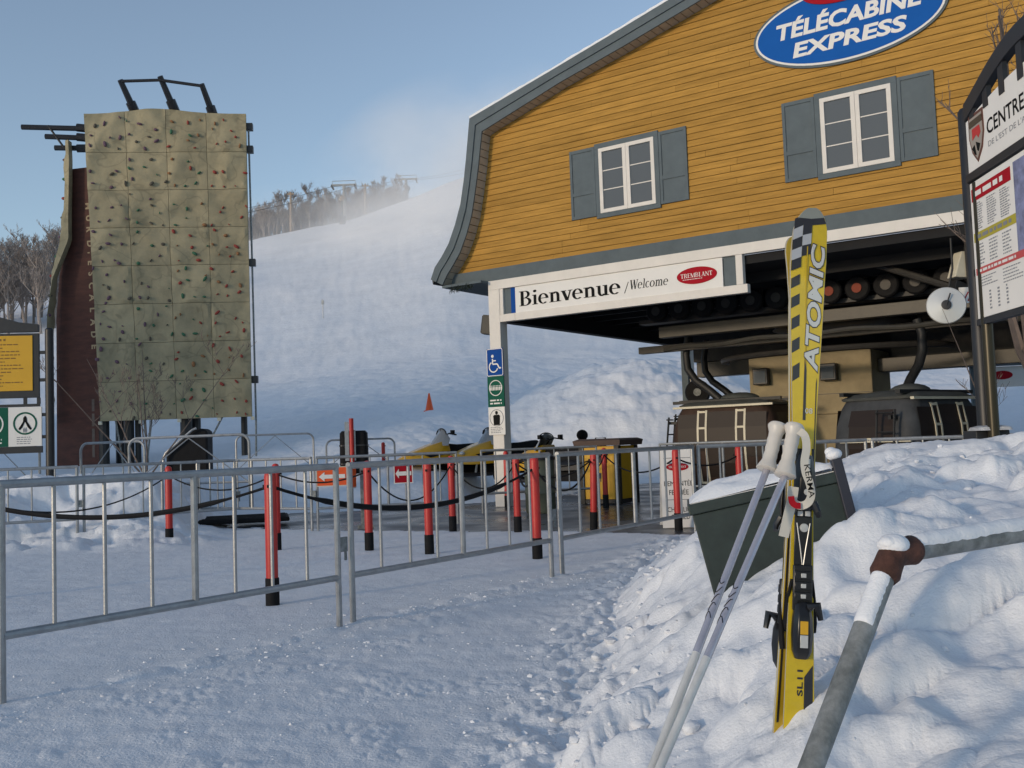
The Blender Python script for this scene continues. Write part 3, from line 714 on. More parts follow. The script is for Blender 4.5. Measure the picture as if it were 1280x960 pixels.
pg.prism([(.0, 1.56), (.14, 1.56), (.15, 1.74), (.12, 1.76), (.02, 1.76), (-.01, 1.74)], lambda u, v, d: (u, -.107 - d, v), 0, .003); pg.obj("person_pictogram", M_PRINTBLACK, ps, smooth=0)
pg = MB(); lines_block(pg, sfn(0, 0, -.106), -.08, .22, 1.40, 1.53, 4, .013, .003, 9, .3); pg.obj("small_print", M_PRINTGREY, ps, smooth=0)
# loudspeaker on the left of the post
sp = thing("outdoor_speaker", "tilted beige loudspeaker box fixed left of the corner post", "speaker", tuple(stw(-.2, .15, 3.55)), STZ + .5, rot=(0, .15, STZ + .35))
MB().bx(-.13, .13, -.12, .12, -.19, .19).obj("cabinet", M_BEIGESTEEL, sp, smooth=0, bevel=.012)
MB().bx(-.15, -.131, -.10, .10, -.17, .17).obj("grille", M_DARKSTEEL, sp, smooth=0)
MB().tube([(.13, .0, 0), (.24, .02, 0)], .02).obj("bracket", M_DARKSTEEL, sp)

# ------------------------------------------------------------------ lift machinery under the roof
pil = thing("concrete_pillar", "big beige concrete pillar of the lift under the roof", "pillar", ST, STZ)
MB().bx(3.55, 5.55, 4.2, 5.6, -.02, 1.55).obj("shaft", M_CONCRETE, pil, smooth=0, bevel=.02)
MB().bx(3.55, 6.05, 4.19, 5.61, 1.552, 2.80).obj("head", M_CONCRETE, pil, smooth=0, bevel=.02)
for t in (3.85, 5.25):
    MB().bx(t - .16, t + .16, 4.0, 4.188, 2.22, 2.56).obj("floodlight", M_BLACKPAINT, pil, smooth=0, bevel=.02); MB().bx(t - .12, t + .12, 3.985, 3.998, 2.26, 2.50).obj("lens", M_GLASS, pil, smooth=0)
MB().bx(5.45, 5.6, 4.1, 4.188, 1.17, 1.42).obj("switch_box", M_BLACKPAINT, pil, smooth=0, bevel=.01)
MB().bx(5.62, 5.80, 4.13, 4.188, 1.17, 1.42).obj("junction_box", M_BEIGESTEEL, pil, smooth=0, bevel=.01)
MB().bx(5.50, 5.55, 4.085, 4.099, 1.23, 1.36).obj("switch_plate", M_SIGNWHITE, pil, smooth=0)
for zz in (1.95,): MB().bx(3.56, 6.04, 4.184, 4.189, zz, zz + .012).obj("form_joint", M_BEIGESTEEL, pil, smooth=0)

lt = thing("lift_terminal", "dark steel lift terminal with beams and tyre row under the roof", "lift machinery", ST, STZ)
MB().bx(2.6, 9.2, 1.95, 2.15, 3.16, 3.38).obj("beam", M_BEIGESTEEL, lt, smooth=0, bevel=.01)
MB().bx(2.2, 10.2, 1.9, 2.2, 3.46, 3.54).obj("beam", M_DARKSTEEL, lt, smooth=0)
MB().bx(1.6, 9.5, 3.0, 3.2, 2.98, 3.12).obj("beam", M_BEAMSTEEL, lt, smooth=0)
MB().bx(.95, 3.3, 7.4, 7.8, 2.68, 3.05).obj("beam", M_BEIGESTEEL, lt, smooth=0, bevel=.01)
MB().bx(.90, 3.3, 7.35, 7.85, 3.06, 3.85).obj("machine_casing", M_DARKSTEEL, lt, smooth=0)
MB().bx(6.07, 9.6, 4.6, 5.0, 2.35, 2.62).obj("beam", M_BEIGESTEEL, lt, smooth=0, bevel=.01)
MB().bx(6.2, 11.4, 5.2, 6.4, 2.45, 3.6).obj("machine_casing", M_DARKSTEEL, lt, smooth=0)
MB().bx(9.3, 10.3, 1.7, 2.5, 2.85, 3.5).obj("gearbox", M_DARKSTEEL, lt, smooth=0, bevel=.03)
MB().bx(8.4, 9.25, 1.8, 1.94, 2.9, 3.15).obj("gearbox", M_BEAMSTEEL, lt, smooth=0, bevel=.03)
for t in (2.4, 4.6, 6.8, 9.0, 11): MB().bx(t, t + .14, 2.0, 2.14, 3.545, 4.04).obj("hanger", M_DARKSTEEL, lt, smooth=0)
# curved cable-side guide rail
arc = [(3.0 + 6.2 * k / 24, 1.35 - .55 * math.sin(PI * k / 24), 2.86 + .02 * math.sin(k)) for k in range(25)]
MB().tube(arc, .045, 8).obj("guide_rail", M_BEIGESTEEL, lt)
arc = [(5.4 + 2.2 * math.cos(PI * k / 20), 3.9 - 1.5 * math.sin(PI * k / 20), 2.72) for k in range(21)]
MB().tube(arc, .06, 8).obj("guide_rail", M_BEAMSTEEL, lt)
bw = MB(); bw.lathe([(1.25, -.08), (1.35, -.05), (1.28, 0), (1.35, .05), (1.25, .08)], (5.6, 4.0, 3.3), n=40); bw.obj("bullwheel", M_BEAMSTEEL, lt)
tyre = MB(); tyre.lathe([(.10, -.07), (.19, -.07), (.215, -.04), (.215, .04), (.19, .07), (.10, .07)], (0, 0, 0), (0, 1, 0), 18)
ty0 = None
for k in range(14):
    t = 2.7 + k * .48
    if ty0 is None:
        ty0 = tyre.obj("drive_tyre", M_BLACK, lt); hub = MB(); hub.lathe([(.09, -.08), (.09, .08)], (0, 0, 0), (0, 1, 0), 12); ho = hub.obj("hub", M_BEAMSTEEL, ty0); o = ty0
        hub2 = MB(); hub2.lathe([(.085, -.09), (.085, .08)], (0, 0, 0), (0, 1, 0), 12); me2 = None
    else:
        o = ty0.copy(); COL.objects.link(o); h2 = ho.copy(); COL.objects.link(h2); h2.parent = o
        if k in (7, 8):
            if me2 is None:
                h3 = hub2.obj("hub", mat("hub_orange", (.22, .035, .012), .7), o); me2 = h3.data
            else:
                h3 = bpy.data.objects.new("hub", me2); COL.objects.link(h3); h3.parent = o
            bpy.data.objects.remove(h2)
            h3["label"] = "orange painted hub"
    o.location = (t, 1.72, 3.66)
mb = MB(); mb.tube([(7.0, 1.2, 3.95), (8.2, 1.0, 3.4), (8.6, 1.1, 3.2)], .06, 8); mb.obj("diagonal_brace", M_BEAMSTEEL, lt)

disc = thing("round_mirror", "round white disc with a dark hub hanging under the roof", "mirror", (6.42, 14.55, 2.99), math.radians(-20))
n = MB(); n.lathe([(.0, -.012), (.265, -.010), (.275, 0), (.265, .02), (.0, .05)], (0, 0, 0), (0, -1, .08), 40); n.obj("disc", M_SILVER, disc)
n = MB(); n.lathe([(.07, .03), (.07, .07), (.03, .075)], (0, 0, 0), (0, -1, .08), 20); n.obj("hub", M_BLACKPAINT, disc)
MB().tube([(0, .03, 0), (.05, .05, .25), (.12, .06, .55), (.12, .06, 1.0)], .016, 8).obj("arm", M_DARKSTEEL, disc)
MB().tube([(0, -.075, 0), (.06, -.08, .17)], .012, 6).obj("clip", M_BLACKPAINT, disc)
lampo = thing("floodlight", "pale floodlight box hung beside the big sign post", "lamp", (6.88, 15.05, 3.62), .2, rot=(0, .35, .2))
mb = MB(); mb.loft([[(-.10, -.1, -.20), (.16, -.1, -.12), (.16, .1, -.12), (-.10, .1, -.20)], [(-.10, -.1, .22), (.02, -.1, .26), (.02, .1, .26), (-.10, .1, .22)]]); mb.obj("housing", M_CREAM, lampo, smooth=0, bevel=.015)
MB().tube([(0, 0, .2), (.02, .02, .42)], .02).obj("bracket", M_DARKSTEEL, lampo)
MB().bx(-.04, .24, -.08, .08, -.42, -.22).obj("ballast", M_DARKSTEEL, lampo, smooth=0, bevel=.01)
sgn = thing("small_notice", "small white notice with red strokes beside the big sign post", "sign", (6.93, 14.9, 3.18), -.1)
MB().bx(-.14, .14, 0, .02, -.12, .12).obj("panel", M_SIGNWHITE, sgn, smooth=0)
mb = MB(); f = plane_fn((0, -.004, 0), (1, 0, 0), (0, 0, 1))
for k in range(3): mb.add([f(-.10 + k * .07, -.09), f(-.08 + k * .07, -.09), f(.0 + k * .06, .05), f(-.02 + k * .06, .05)], [(0, 1, 2, 3)])
mb.obj("red_strokes", M_SIGNRED, sgn, smooth=0)
MB().tube([(0, .02, .1), (.0, .05, .8)], .012).obj("hanger", M_DARKSTEEL, sgn)

# gondola cabins
M_CABIN = mat("cabin_brown", (0.055, 0.034, 0.026), 0.6, spec=0.15, var=0.25, vs=4)
M_CABINGREY = mat("cabin_grey", (0.055, 0.058, 0.062), 0.6, spec=0.15, var=0.25, vs=4)
M_CABINGLASS = mat("cabin_tinted_window", (0.026, 0.018, 0.015), 0.45, spec=0.2)
M_CABROOF = mat("cabin_roof_grey", (0.09, 0.095, 0.09), 0.5, var=0.2, vs=5)
def rrect(hx, hy, r, z, n=6):
    P = []
    for sx, sy, a0 in ((1, 1, 0), (-1, 1, 90), (-1, -1, 180), (1, -1, 270)):
        for k in range(n + 1):
            a = math.radians(a0 + 90 * k / n); P.append((sx * (hx - r) + r * math.cos(a), sy * (hy - r) + r * math.sin(a), z))
    return P
PROF = [(0, .86, .56), (.12, .96, .64), (.5, 1.08, .73), (.85, 1.12, .76), (1.2, 1.08, .74), (1.5, .98, .69), (1.62, .92, .64)]
def hxy(z):
    zs = [p[0] for p in PROF]; return float(np.interp(z, zs, [p[1] for p in PROF])), float(np.interp(z, zs, [p[2] for p in PROF]))
def make_cabin(lab, body_m, group):
    c = thing("gondola_cabin", lab, "gondola", (0, 0, 0), 0, group)
    mb = MB(); mb.loft([rrect(hx, hy, .22, z) for z, hx, hy in PROF]); mb.obj("body", body_m, c)
    mb = MB(); mb.loft([rrect(.95, .67, .2, 1.622), rrect(.97, .69, .2, 1.66), rrect(.85, .58, .2, 1.72), rrect(.45, .36, .2, 1.78)]); mb.obj("roof", M_CABROOF, c)
    mb = MB(); mb.ell((.12, 0, 1.76), (.42, .3, .14), 20, 8); mb.obj("roof_dome", M_CABROOF, c)
    for sy in (-1, 1):
        for x0, x1, nm in ((-.92, -.5, "window"), (-.30, .30, "door"), (.5, .92, "window")):
            a, b = MB(), MB(); zs = [.62, .85, 1.2, 1.48] if nm == "window" else [.1, .5, .85, 1.2, 1.52]
            secs = []
            for z in zs: secs.append((z, sy * (hxy(z)[1] + .006)))
            for (za, ya), (zb, yb) in zip(secs, secs[1:]):
                a.add([(x0, ya, za), (x1, ya, za), (x1, yb, zb), (x0, yb, zb)], [(0, 1, 2, 3) if sy < 0 else (3, 2, 1, 0)])
            w = a.obj(nm, M_CABINGLASS, c)
        for x in (-.40, .40):
            fr = MB(); w_ = .085
            for xa, xb in ((x - w_ - .02, x - w_ + .02), (x + w_ - .02, x + w_ + .02)):
                for za, zb in zip([.1, .5, .85, 1.2], [.5, .85, 1.2, 1.55]):
                    ya, yb = sy * (hxy(za)[1] + .02), sy * (hxy(zb)[1] + .02)
                    fr.add([(xa, ya, za), (xb, ya, za), (xb, yb, zb), (xa, yb, zb), (xa, ya - sy * .03, za), (xb, ya - sy * .03, za), (xb, yb - sy * .03, zb), (xa, yb - sy * .03, zb)], [(0, 1, 2, 3), (7, 6, 5, 4), (0, 4, 5, 1), (1, 5, 6, 2), (2, 6, 7, 3), (3, 7, 4, 0)])
            for zz in (1.2, 1.52, .12):
                y = sy * (hxy(zz)[1] + .018); fr.bx(x - w_ + .02, x + w_ - .02, min(y, y - sy * .02), max(y, y - sy * .02), zz - .02, zz + .02)
            fr.obj("door_frame", M_CREAM, c, smooth=0)
            pn = MB()
            for za, zb in ((.14, .85), (.85, 1.18), (1.22, 1.5)):
                ya, yb = sy * (hxy(za)[1] + .008), sy * (hxy(zb)[1] + .008)
                pn.add([(x - w_ + .02, ya, za), (x + w_ - .02, ya, za), (x + w_ - .02, yb, zb), (x - w_ + .02, yb, zb)], [(0, 1, 2, 3) if sy < 0 else (3, 2, 1, 0)])
            pn.obj("side_light", M_CABINGLASS, c, smooth=0)
    for sx in (-1, 1):
        e = MB()
        zs = [.66, .85, 1.2, 1.46]
        for za, zb in zip(zs, zs[1:]):
            xa, xb = sx * (hxy(za)[0] + .006), sx * (hxy(zb)[0] + .006)
            e.add([(xa, -.42, za), (xa, .42, za), (xb, .40, zb), (xb, -.40, zb)], [(0, 1, 2, 3) if sx > 0 else (3, 2, 1, 0)])
        e.obj("end_window", M_CABINGLASS, c)
    # ski rack on the left end, gutter rail on the roof
    rk = MB()
    for y in (-.5, -.2): rk.tube([(-1.26, y, .25), (-1.30, y, .8), (-1.22, y, 1.45)], .02, 6)
    for z in (.4, .75, 1.1, 1.4): rk.tube([(-1.27, -.5, z), (-1.27, -.2, z)], .016, 6)
    rk.bx(-1.25, -1.05, -.45, -.40, 1.3, 1.36); rk.bx(-1.25, -1.05, -.45, -.40, .35, .41); rk.obj("ski_rack", M_DARKSTEEL, c)
    MB().bx(-1.02, 1.05, -.72, -.66, 1.60, 1.64).obj("gutter_rail", M_CREAM, c, smooth=0)
    for y in (-.5, .5): MB().bx(-1.1, 1.15, y - .04, y + .04, 1.70, 1.76).obj("roof_bar", M_DARKSTEEL, c, smooth=0)
    return c
def arm(c, dx, lean, top):
    MB().tube([(dx, 0, 1.78), (dx - .22 * lean, 0, 1.98), (dx - .5 * lean, -.03, 2.2), (dx - .66 * lean, -.05, 2.45), (dx - .68 * lean, -.05, 2.75), (dx - .62 * lean, 0, top)], [.085, .08, .08, .08, .075, .075], 12).obj("hanger_arm", M_DARKSTEEL, c)
CAB = "gondola cabins parked in the station"
c1 = make_cabin("brown gondola cabin with cream door frames behind the white notice board", M_CABIN, CAB)
c2 = dup(c1, label="brown gondola cabin half hidden behind the nearer brown one")
c3 = make_cabin("grey gondola cabin right of the concrete pillar behind the snow bank", M_CABINGREY, CAB)
arm(c1, -.30, 1.0, 3.3); arm(c2, .05, 1.0, 3.2); arm(c3, .0, -.75, 3.0)
c1.location = stw(3.55, 3.3, .16); c1.rotation_euler.z = STZ
c2.location = stw(2.2, 6.5, .30); c2.rotation_euler.z = STZ
c3.location = (6.55, 16.55, .06); c3.rotation_euler.z = math.radians(38)
MB().ob((-1.16, -.1, .98), (.02, .62, .035), (1, 0, 0)).obj("name_strip", M_CREAM, c3, smooth=0)
mx = MB(); lines_block(mx, lambda a, b, d=0: (-1.183, -.1 - a, .98 + b), -.3, .3, -.03, .03, 1, .02, 0, 4, .1); mx.obj("small_print", M_PRINTGREY, c3, smooth=0)
# lift wheel glimpsed between the back post and the cabins
wl = thing("sheave_wheel", "small black wheel beside the back post of the station", "wheel", tuple(stw(.55, 8.3, 2.35)), STZ)
n = MB(); n.lathe([(.05, -.1), (.30, -.1), (.33, -.05), (.33, .05), (.30, .1), (.05, .1)], (0, 0, 0), (.3, -1, 0), 22); n.obj("tyre", M_BLACK, wl)
n = MB(); n.lathe([(.12, -.11), (.10, .13)], (0, 0, 0), (.3, -1, 0), 14); n.obj("hub", M_GALVDARK, wl)
MB().tube([(0, .05, .0), (-.15, .1, .35)], .03).obj("bracket", M_DARKSTEEL, wl)
fs_ = thing("hanging_sign", "distant white board with a red oval under the far eave", "sign", (14.9, 30.0, 2.36), -.12)
MB().bx(-.62, .62, 0, .04, 0, .62).obj("board", M_SIGNWHITE, fs_, smooth=0)
mb = MB(); mb.prism(ellipse(.30, .13, 28, -.1, .36), lambda u, v, d: (u, -d, v), .004, .012); mb.obj("logo_oval", M_SIGNRED, fs_, smooth=0)
MB().bx(-1.2, 2.5, -.1, .14, .64, .95).obj("beam", M_TRIM, fs_, smooth=0)
for x in (-1.0, 2.3): MB().bx(x, x + .2, 0, .14, -3.5, .64).obj("post", M_TRIM, fs_, smooth=0)

# ------------------------------------------------------------------ steel crowd barriers
BG = "steel crowd barriers along the lift queue"
def make_barrier(lab, L=2.28):
    b = thing("crowd_barrier", lab, "barrier", (0, 0, 0), 0, BG)
    MB().tube([(0, 0, 1.085), (L, 0, 1.085)], .024, 10).obj("top_rail", M_GALV, b)
    MB().tube([(.02, 0, .33), (L - .02, 0, .33)], .022, 10).obj("bottom_rail", M_GALV, b)
    for x in (0.012, L - .012): MB().tube([(x, 0, -.06), (x, 0, 1.084)], .021, 10).obj("leg", M_GALV, b)
    n = 8; k0 = None
    for k in range(1, n):
        x = L * k / n; r = .021 if k == 4 else .0115
        if k == 4: MB().tube([(x, 0, .335), (x, 0, 1.075)], r, 10).obj("bar", M_GALV, b); continue
        if k0 is None: k0 = MB().tube([(0, 0, .335), (0, 0, 1.075)], r, 8).obj("bar", M_GALV, b); k0.location = (x, 0, 0)
        else: c = k0.copy(); COL.objects.link(c); c.location = (x, 0, 0)
    MB().bx(L + .009, L + .075, -.006, .006, .50, .60).obj("hook_plate", M_GALVDARK, b, smooth=0)
    MB().tube([(L + .06, 0, .60), (L + .06, 0, .44)], .010, 6).obj("hook_pin", M_GALVDARK, b)
    return b
bar0 = make_barrier("long steel barrier nearest the camera, running off the photo's edge")
used = []
def put_barrier(p, q, lab, z=0.0, flip=False):
    a = math.atan2(q[1] - p[1], q[0] - p[0]); L = math.dist(p, q)
    o = bar0 if not used else dup(bar0); used.append(o)
    o["label"] = lab; o.location = (p[0], p[1], z); o.rotation_euler = (0, 0, a); o.scale = (L / 2.28, 1, 1)
put_barrier((-2.60, 5.02), (-1.22, 6.84), "long steel barrier nearest the camera, cut by the photo's left border")
put_barrier((-1.16, 6.93), (.30, 8.88), "steel barrier from the hook joint to the nearer thick red post")
put_barrier((.38, 8.98), (2.04, 11.42), "steel barrier in front of the yellow bin")
put_barrier((2.10, 11.46), (4.25, 12.05), "steel barrier in front of the brown gondola cabin")
put_barrier((4.30, 12.02), (6.45, 11.2), "steel barrier behind the snow bank and the skis")
put_barrier((-8.6, 13.6), (-6.33, 14.45), "far steel barrier beside the snow heap under the yellow info board")
put_barrier((-6.28, 14.5), (-4.4, 15.7), "far steel barrier before the foot of the climbing tower")
put_barrier((-5.2, 16.3), (-3.05, 14.95), "far steel barrier beside the black mat, left of the orange arrow")
put_barrier((-2.98, 14.95), (-.9, 15.5), "far steel barrier carrying the two arrow signs")
put_barrier((-.6, 17.6), (1.5, 18.2), "far steel barrier in front of the snowmobiles")
put_barrier((2.6, 17.9), (4.6, 16.6), "far steel barrier beside the yellow bin")
RGp = "round-cornered barriers by the slope"
def rounded_barrier(p, q, zb, lab, h=1.0):
    a = math.atan2(q[1] - p[1], q[0] - p[0]); L = math.dist(p, q)
    b = thing("round_barrier", lab, "barrier", (p[0], p[1], zb), a, RGp)
    def arcp(cx, cz, a0, r=.16): return [(cx + r * math.cos(math.radians(a0 + 15 * k)), 0, cz + r * math.sin(math.radians(a0 + 15 * k))) for k in range(7)]
    pts = [(0, 0, 0)] + arcp(.16, h - .16, 180)[::-1][::-1]
    pts = [(0, 0, -.3)] + [(.16 - .16 * math.cos(math.radians(15 * k)), 0, h - .16 + .16 * math.sin(math.radians(15 * k))) for k in range(7)] + [(L - .16 + .16 * math.sin(math.radians(15 * k)), 0, h - .16 + .16 * math.cos(math.radians(15 * k))) for k in range(7)] + [(L, 0, -.3)]
    MB().tube(pts, .024, 8).obj("hoop", M_GALV, b)
    MB().tube([(.02, 0, .18), (L - .02, 0, .18)], .02, 8).obj("bottom_rail", M_GALV, b)
    MB().tube([(.05, .01, .2), (L / 2, .01, h - .03), (L - .05, .01, .2)], .012, 6).obj("diagonal_brace", M_GALV, b)
    return b
rounded_barrier((-10.4, 18.6), (-9.0, 18.9), gz(-9.7, 18.7) - .35, "round-cornered barrier under the yellow info board")
rounded_barrier((-8.35, 19.2), (-6.9, 18.6), gz(-7.6, 18.9) - .35, "round-cornered barrier before the brown tower side")
rounded_barrier((-6.8, 17.6), (-4.6, 17.3), gz(-6.3, 17.6) - .30, "round-cornered barrier under the climbing panels")
rounded_barrier((-6.75, 24.2), (-4.95, 24.6), 0.62, "braced round-cornered barrier beside the tower's right edge")
rounded_barrier((-4.6, 24.4), (-3.0, 25.0), 0.58, "braced round-cornered barrier behind the black padded post", .85)

# red queue posts and ropes
QG = "red queue posts with black sleeves"
qp = thing("queue_post", "q", "post", (0, 0, 0), 0, QG)
n = MB(); n.lathe([(.047, .2), (.047, 1.0), (.042, 1.03), (.028, 1.05), (.006, 1.056)], (0, 0, 0), n=16); n.obj("pole", M_RED, qp)
n = MB(); n.lathe([(.054, -.06), (.054, .205), (.050, .212)], (0, 0, 0), n=16); n.obj("sleeve", M_BLACK, qp)
n = MB()
for a in (0.4, 2.5): n.ob((.055 * math.cos(a), .055 * math.sin(a), .93), (.02, .008, .012), (math.cos(a), math.sin(a), 0))
n.obj("rope_clip", M_BLACK, qp, smooth=0)
QP = {}
def post(key, x, y, lab, h=1.0, tilt=0.0, z=0.0):
    o = qp if not QP else dup(qp)
    o["label"] = lab; o.location = (x, y, z); o.scale = (1, 1, h); o.rotation_euler = (0, tilt, x * 2.1); QP[key] = (x, y, z + .93 * h); return o
post('off', -4.9, 8.6, "red queue post standing outside the photo's left border")
post('a', -1.94, 7.90, "thick nearest red queue post behind the long barrier")
post('b', -4.73, 13.62, "red queue post farthest left, in front of the snow heap")
post('c', -2.93, 12.21, "red queue post right behind the nearest thick one")
post('d', -1.75, 11.82, "red queue post between the two arrow signs")
post('e', -.99, 11.23, "red queue post right of the small red arrow sign")
post('f', -.90, 14.03, "thinner red queue post left of the white corner post")
post('g', .01, 13.54, "red queue post just right of the white corner post")
post('h', -.17, 19.0, "thin far red queue post against the white corner post's foot", z=-.0)
post('i', .20, 10.40, "thick red queue post at the second barrier's right end")
post('j', 1.06, 13.86, "leaning red queue post in front of the yellow bin", tilt=-.05)
post('k', 1.62, 18.1, "upright far red queue post touching the yellow bin")
post('l', 2.11, 13.1, "red queue post in front of the white notice board")
post('m', 3.05, 13.6, "red queue post below the brown cabin's door")
post('n', -3.35, 25.5, "short far red post behind the barriers, right of the black pad", h=.75, z=.55)
RG_ = "black ropes strung between the queue posts"
def rope(a, b, sag, r, lab, pad=False):
    p, q = Vector(QP[a]), Vector(QP[b]); pts = []
    for k in range(25):
        t = k / 24; v = p.lerp(q, t); v.z -= sag * 4 * t * (1 - t); pts.append(v)
    base = pts[0].copy()
    rad = [r * (1.9 if pad and .16 < k / 24 < .84 else 1) for k in range(25)]
    o = MB().tube([v - base for v in pts], rad, 8).obj("queue_rope", M_BLACK); o.location = base; tag(o, lab, "rope", RG_)
rope('off', 'a', .22, .011, "thick black rope reaching left from the nearest red post", True)
rope('a', 'i', .28, .013, "thick sagging black rope from the nearest red post to the second thick one", True)
rope('b', 'off', .30, .009, "thin black rope running left from the farthest left post")
rope('b', 'c', .2, .010, "black rope from the farthest left post towards the arrow signs")
rope('d', 'f', .42, .010, "black rope dipping between the arrow signs and the thinner post")
rope('c', 'd', .12, .010, "short black rope ending at the post between the arrow signs")
rope('f', 'g', .34, .011, "black rope dipping in front of the white corner post")
rope('g', 'j', .22, .011, "black rope from the post beside the corner post towards the yellow bin")
rope('i', 'g', .25, .012, "black rope running back from the second thick red post")
rope('j', 'k', .14, .012, "black rope across the yellow bin")
rope('h', 'k', .2, .012, "far black rope running to the yellow bin")
rope('k', 'l', .25, .012, "black rope between the yellow bin and the notice board")
rope('l', 'm', .12, .011, "short black rope below the brown cabin")
rope('i', 'j', .32, .012, "black rope rising from the second thick post to the leaning post")

# arrow signs
def arrow_sign(loc, rz, w, h, m, lab):
    o = thing("arrow_sign", lab, "sign", loc, rz)
    MB().bx(-w / 2, w / 2, 0, .012, -h / 2, h / 2).obj("panel", m, o, smooth=0)
    f = plane_fn((0, -.004, 0), (1, 0, 0), (0, 0, 1), (0, -1, 0))
    mb = MB(); mb.prism([(-.42 * w, 0), (-.24 * w, .24 * h), (-.24 * w, .10 * h), (.42 * w, .10 * h), (.42 * w, -.10 * h), (-.24 * w, -.10 * h), (-.24 * w, -.24 * h)], f, 0, .003); mb.obj("arrow", M_SIGNWHITE, o, smooth=0)
    mb = MB(); t = .012
    for a, b, c, d in ((-w / 2, w / 2, h / 2 - t, h / 2), (-w / 2, w / 2, -h / 2, -h / 2 + t), (-w / 2, -w / 2 + t, -h / 2 + t, h / 2 - t), (w / 2 - t, w / 2, -h / 2 + t, h / 2 - t)): mb.bx(a, b, -.003, -.0005, c, d)
    mb.obj("border", M_SIGNWHITE if m is M_SIGNRED else M_CREAM, o, smooth=0)
    for x in (-w * .3, w * .3): MB().tube([(x, .012, h / 2 - .03), (x, .045, h / 2 + .02)], .006, 6).obj("tie", M_BLACK, o)
arrow_sign((-2.74, 14.93, .80), .20, .46, .29, M_ORANGE, "orange sign with a white arrow pointing left on the far barrier")
arrow_sign((-1.70, 15.18, .80), .26, .29, .30, M_SIGNRED, "small red sign with a white arrow pointing left, right of the orange one")
op = thing("orange_strip", "narrow orange board seen edge-on right of the orange arrow sign", "board", (-2.42, 15.0, .80), 1.2)
MB().bx(-.06, .06, 0, .015, -.17, .17).obj("panel", M_ORANGE, op, smooth=0); MB().bx(-.075, .075, .016, .03, -.19, .19).obj("backing", M_SIGNWHITE, op, smooth=0)
gs = thing("grey_upright", "grey board standing beside the orange arrow sign", "board", (-2.30, 15.25, 0), .2)
MB().bx(-.07, .07, 0, .03, -.02, .95).obj("panel", M_GALVDARK, gs, smooth=0, bevel=.004); MB().bx(-.12, .12, -.05, .1, -.02, .04).obj("foot", M_GALVDARK, gs, smooth=0)

# ------------------------------------------------------------------ climbing tower
TX, TY = -12.86, 30.0; TZ = gz(-11, 30.5) - .05
tw = thing("climbing_tower", "tall beige climbing tower with coloured holds and black frame on top", "climbing wall", (TX, TY, 0), math.radians(6.0))
rgt = random.Random(11)
W4 = 4.88 / 4; ROWS = [2.30, 3.48, 4.66, 5.85, 7.03, 8.20, 9.38, 10.55, 11.78]
def rock(u, v):
    x, y = np.array([u * .9]), np.array([v * .9])
    a = float(fbm(x * .8, y * .8, 201, 3)[0]); b = float(np.abs(pnoise(x * .7 + y * .35, y * .7 - x * .2, 205))[0])
    c = float(np.abs(pnoise(x * 1.1 - y * .5, y * .55 + x * .3, 209))[0])
    return .13 * a - .34 * min(b, .22) + .16 * min(c, .12) + .06
panels = []
for i in range(4):
    for j in range(8):
        u0, u1 = i * W4 + .006, (i + 1) * W4 - .006; v0, v1 = ROWS[j] + .006, ROWS[j + 1] - .006
        n = 14; vs = []; fs = []
        def leanx(u, v): return u + (.40 * (1 - (v - 2.3) / 9.5)) * (1 - u / 4.88)      # the left edge leans in at the bottom
        for b in range(n + 1):
            for a in range(n + 1):
                u = u0 + (u1 - u0) * a / n; v = v0 + (v1 - v0) * b / n
                if j == 7: v = v0 + (v1 + .16 * math.exp(-((u - 2.2) / 1.0) ** 2) - v0) * b / n
                e = min(a, b, n - a, n - b); d = rock(u, v) * min(1, e * .5 + .45)
                vs.append((leanx(u, v), -d, v))
        k = n + 1
        fs = [(b * k + a, b * k + a + 1, (b + 1) * k + a + 1, (b + 1) * k + a) for b in range(n) for a in range(n)]
        m_ = len(vs); rim = [a for a in range(k)] + [b * k + n for b in range(1, k)] + [n * k + a for a in range(n - 1, -1, -1)] + [b * k for b in range(n - 1, 0, -1)]
        vs += [(vs[q][0], .12, vs[q][2]) for q in rim]; R_ = len(rim)
        fs += [(rim[(q + 1) % R_], rim[q], m_ + q, m_ + (q + 1) % R_) for q in range(R_)]
        o = MB().add(vs, fs).obj("rock_panel", M_WALLROCK, tw, smooth=28)
# holds
HC = [mat("hold_purple", (.13, .07, .10), .7), mat("hold_green", (.04, .14, .07), .7), mat("hold_red", (.30, .045, .03), .7), mat("hold_dark", (.10, .085, .06), .7), mat("hold_ochre", (.28, .13, .05), .7)]
hm = []
for m in HC:
    mb = MB(); mb.ell((0, 0, 0), (.075, .06, .05), 7, 5); me = bpy.data.meshes.new("climbing_hold"); me.from_pydata(mb.v, [], mb.f); me.materials.append(m); me.polygons.foreach_set("use_smooth", [True] * len(me.polygons)); hm.append(me)
def hold(u, v, c, s=1.0):
    uu = u + (.40 * (1 - (v - 2.3) / 9.5)) * (1 - u / 4.88)
    o = bpy.data.objects.new("climbing_hold", hm[c]); COL.objects.link(o); o.parent = tw; o.location = (uu, -rock(u, v) - .035, v)
    o.rotation_euler = (0, rgt.uniform(0, 3), 0); o.scale = (s * rgt.uniform(.8, 1.5), s, s * rgt.uniform(.7, 1.2))
for i in range(4):
    for j in range(8):
        for k in range(rgt.choice((6, 7, 8, 8, 9))):
            u = i * W4 + (.5 + k % 3) * W4 / 3 + rgt.uniform(-.17, .17); v = ROWS[j] + (.5 + k // 3) * 1.17 / 3 + rgt.uniform(-.15, .15)
            w = ([0, 0, 0, 3], [1, 0, 3, 1], [1, 4, 2, 1], [2, 2, 4, 2])[i]
            hold(u, v, rgt.choice(w), rgt.uniform(.40, .95))
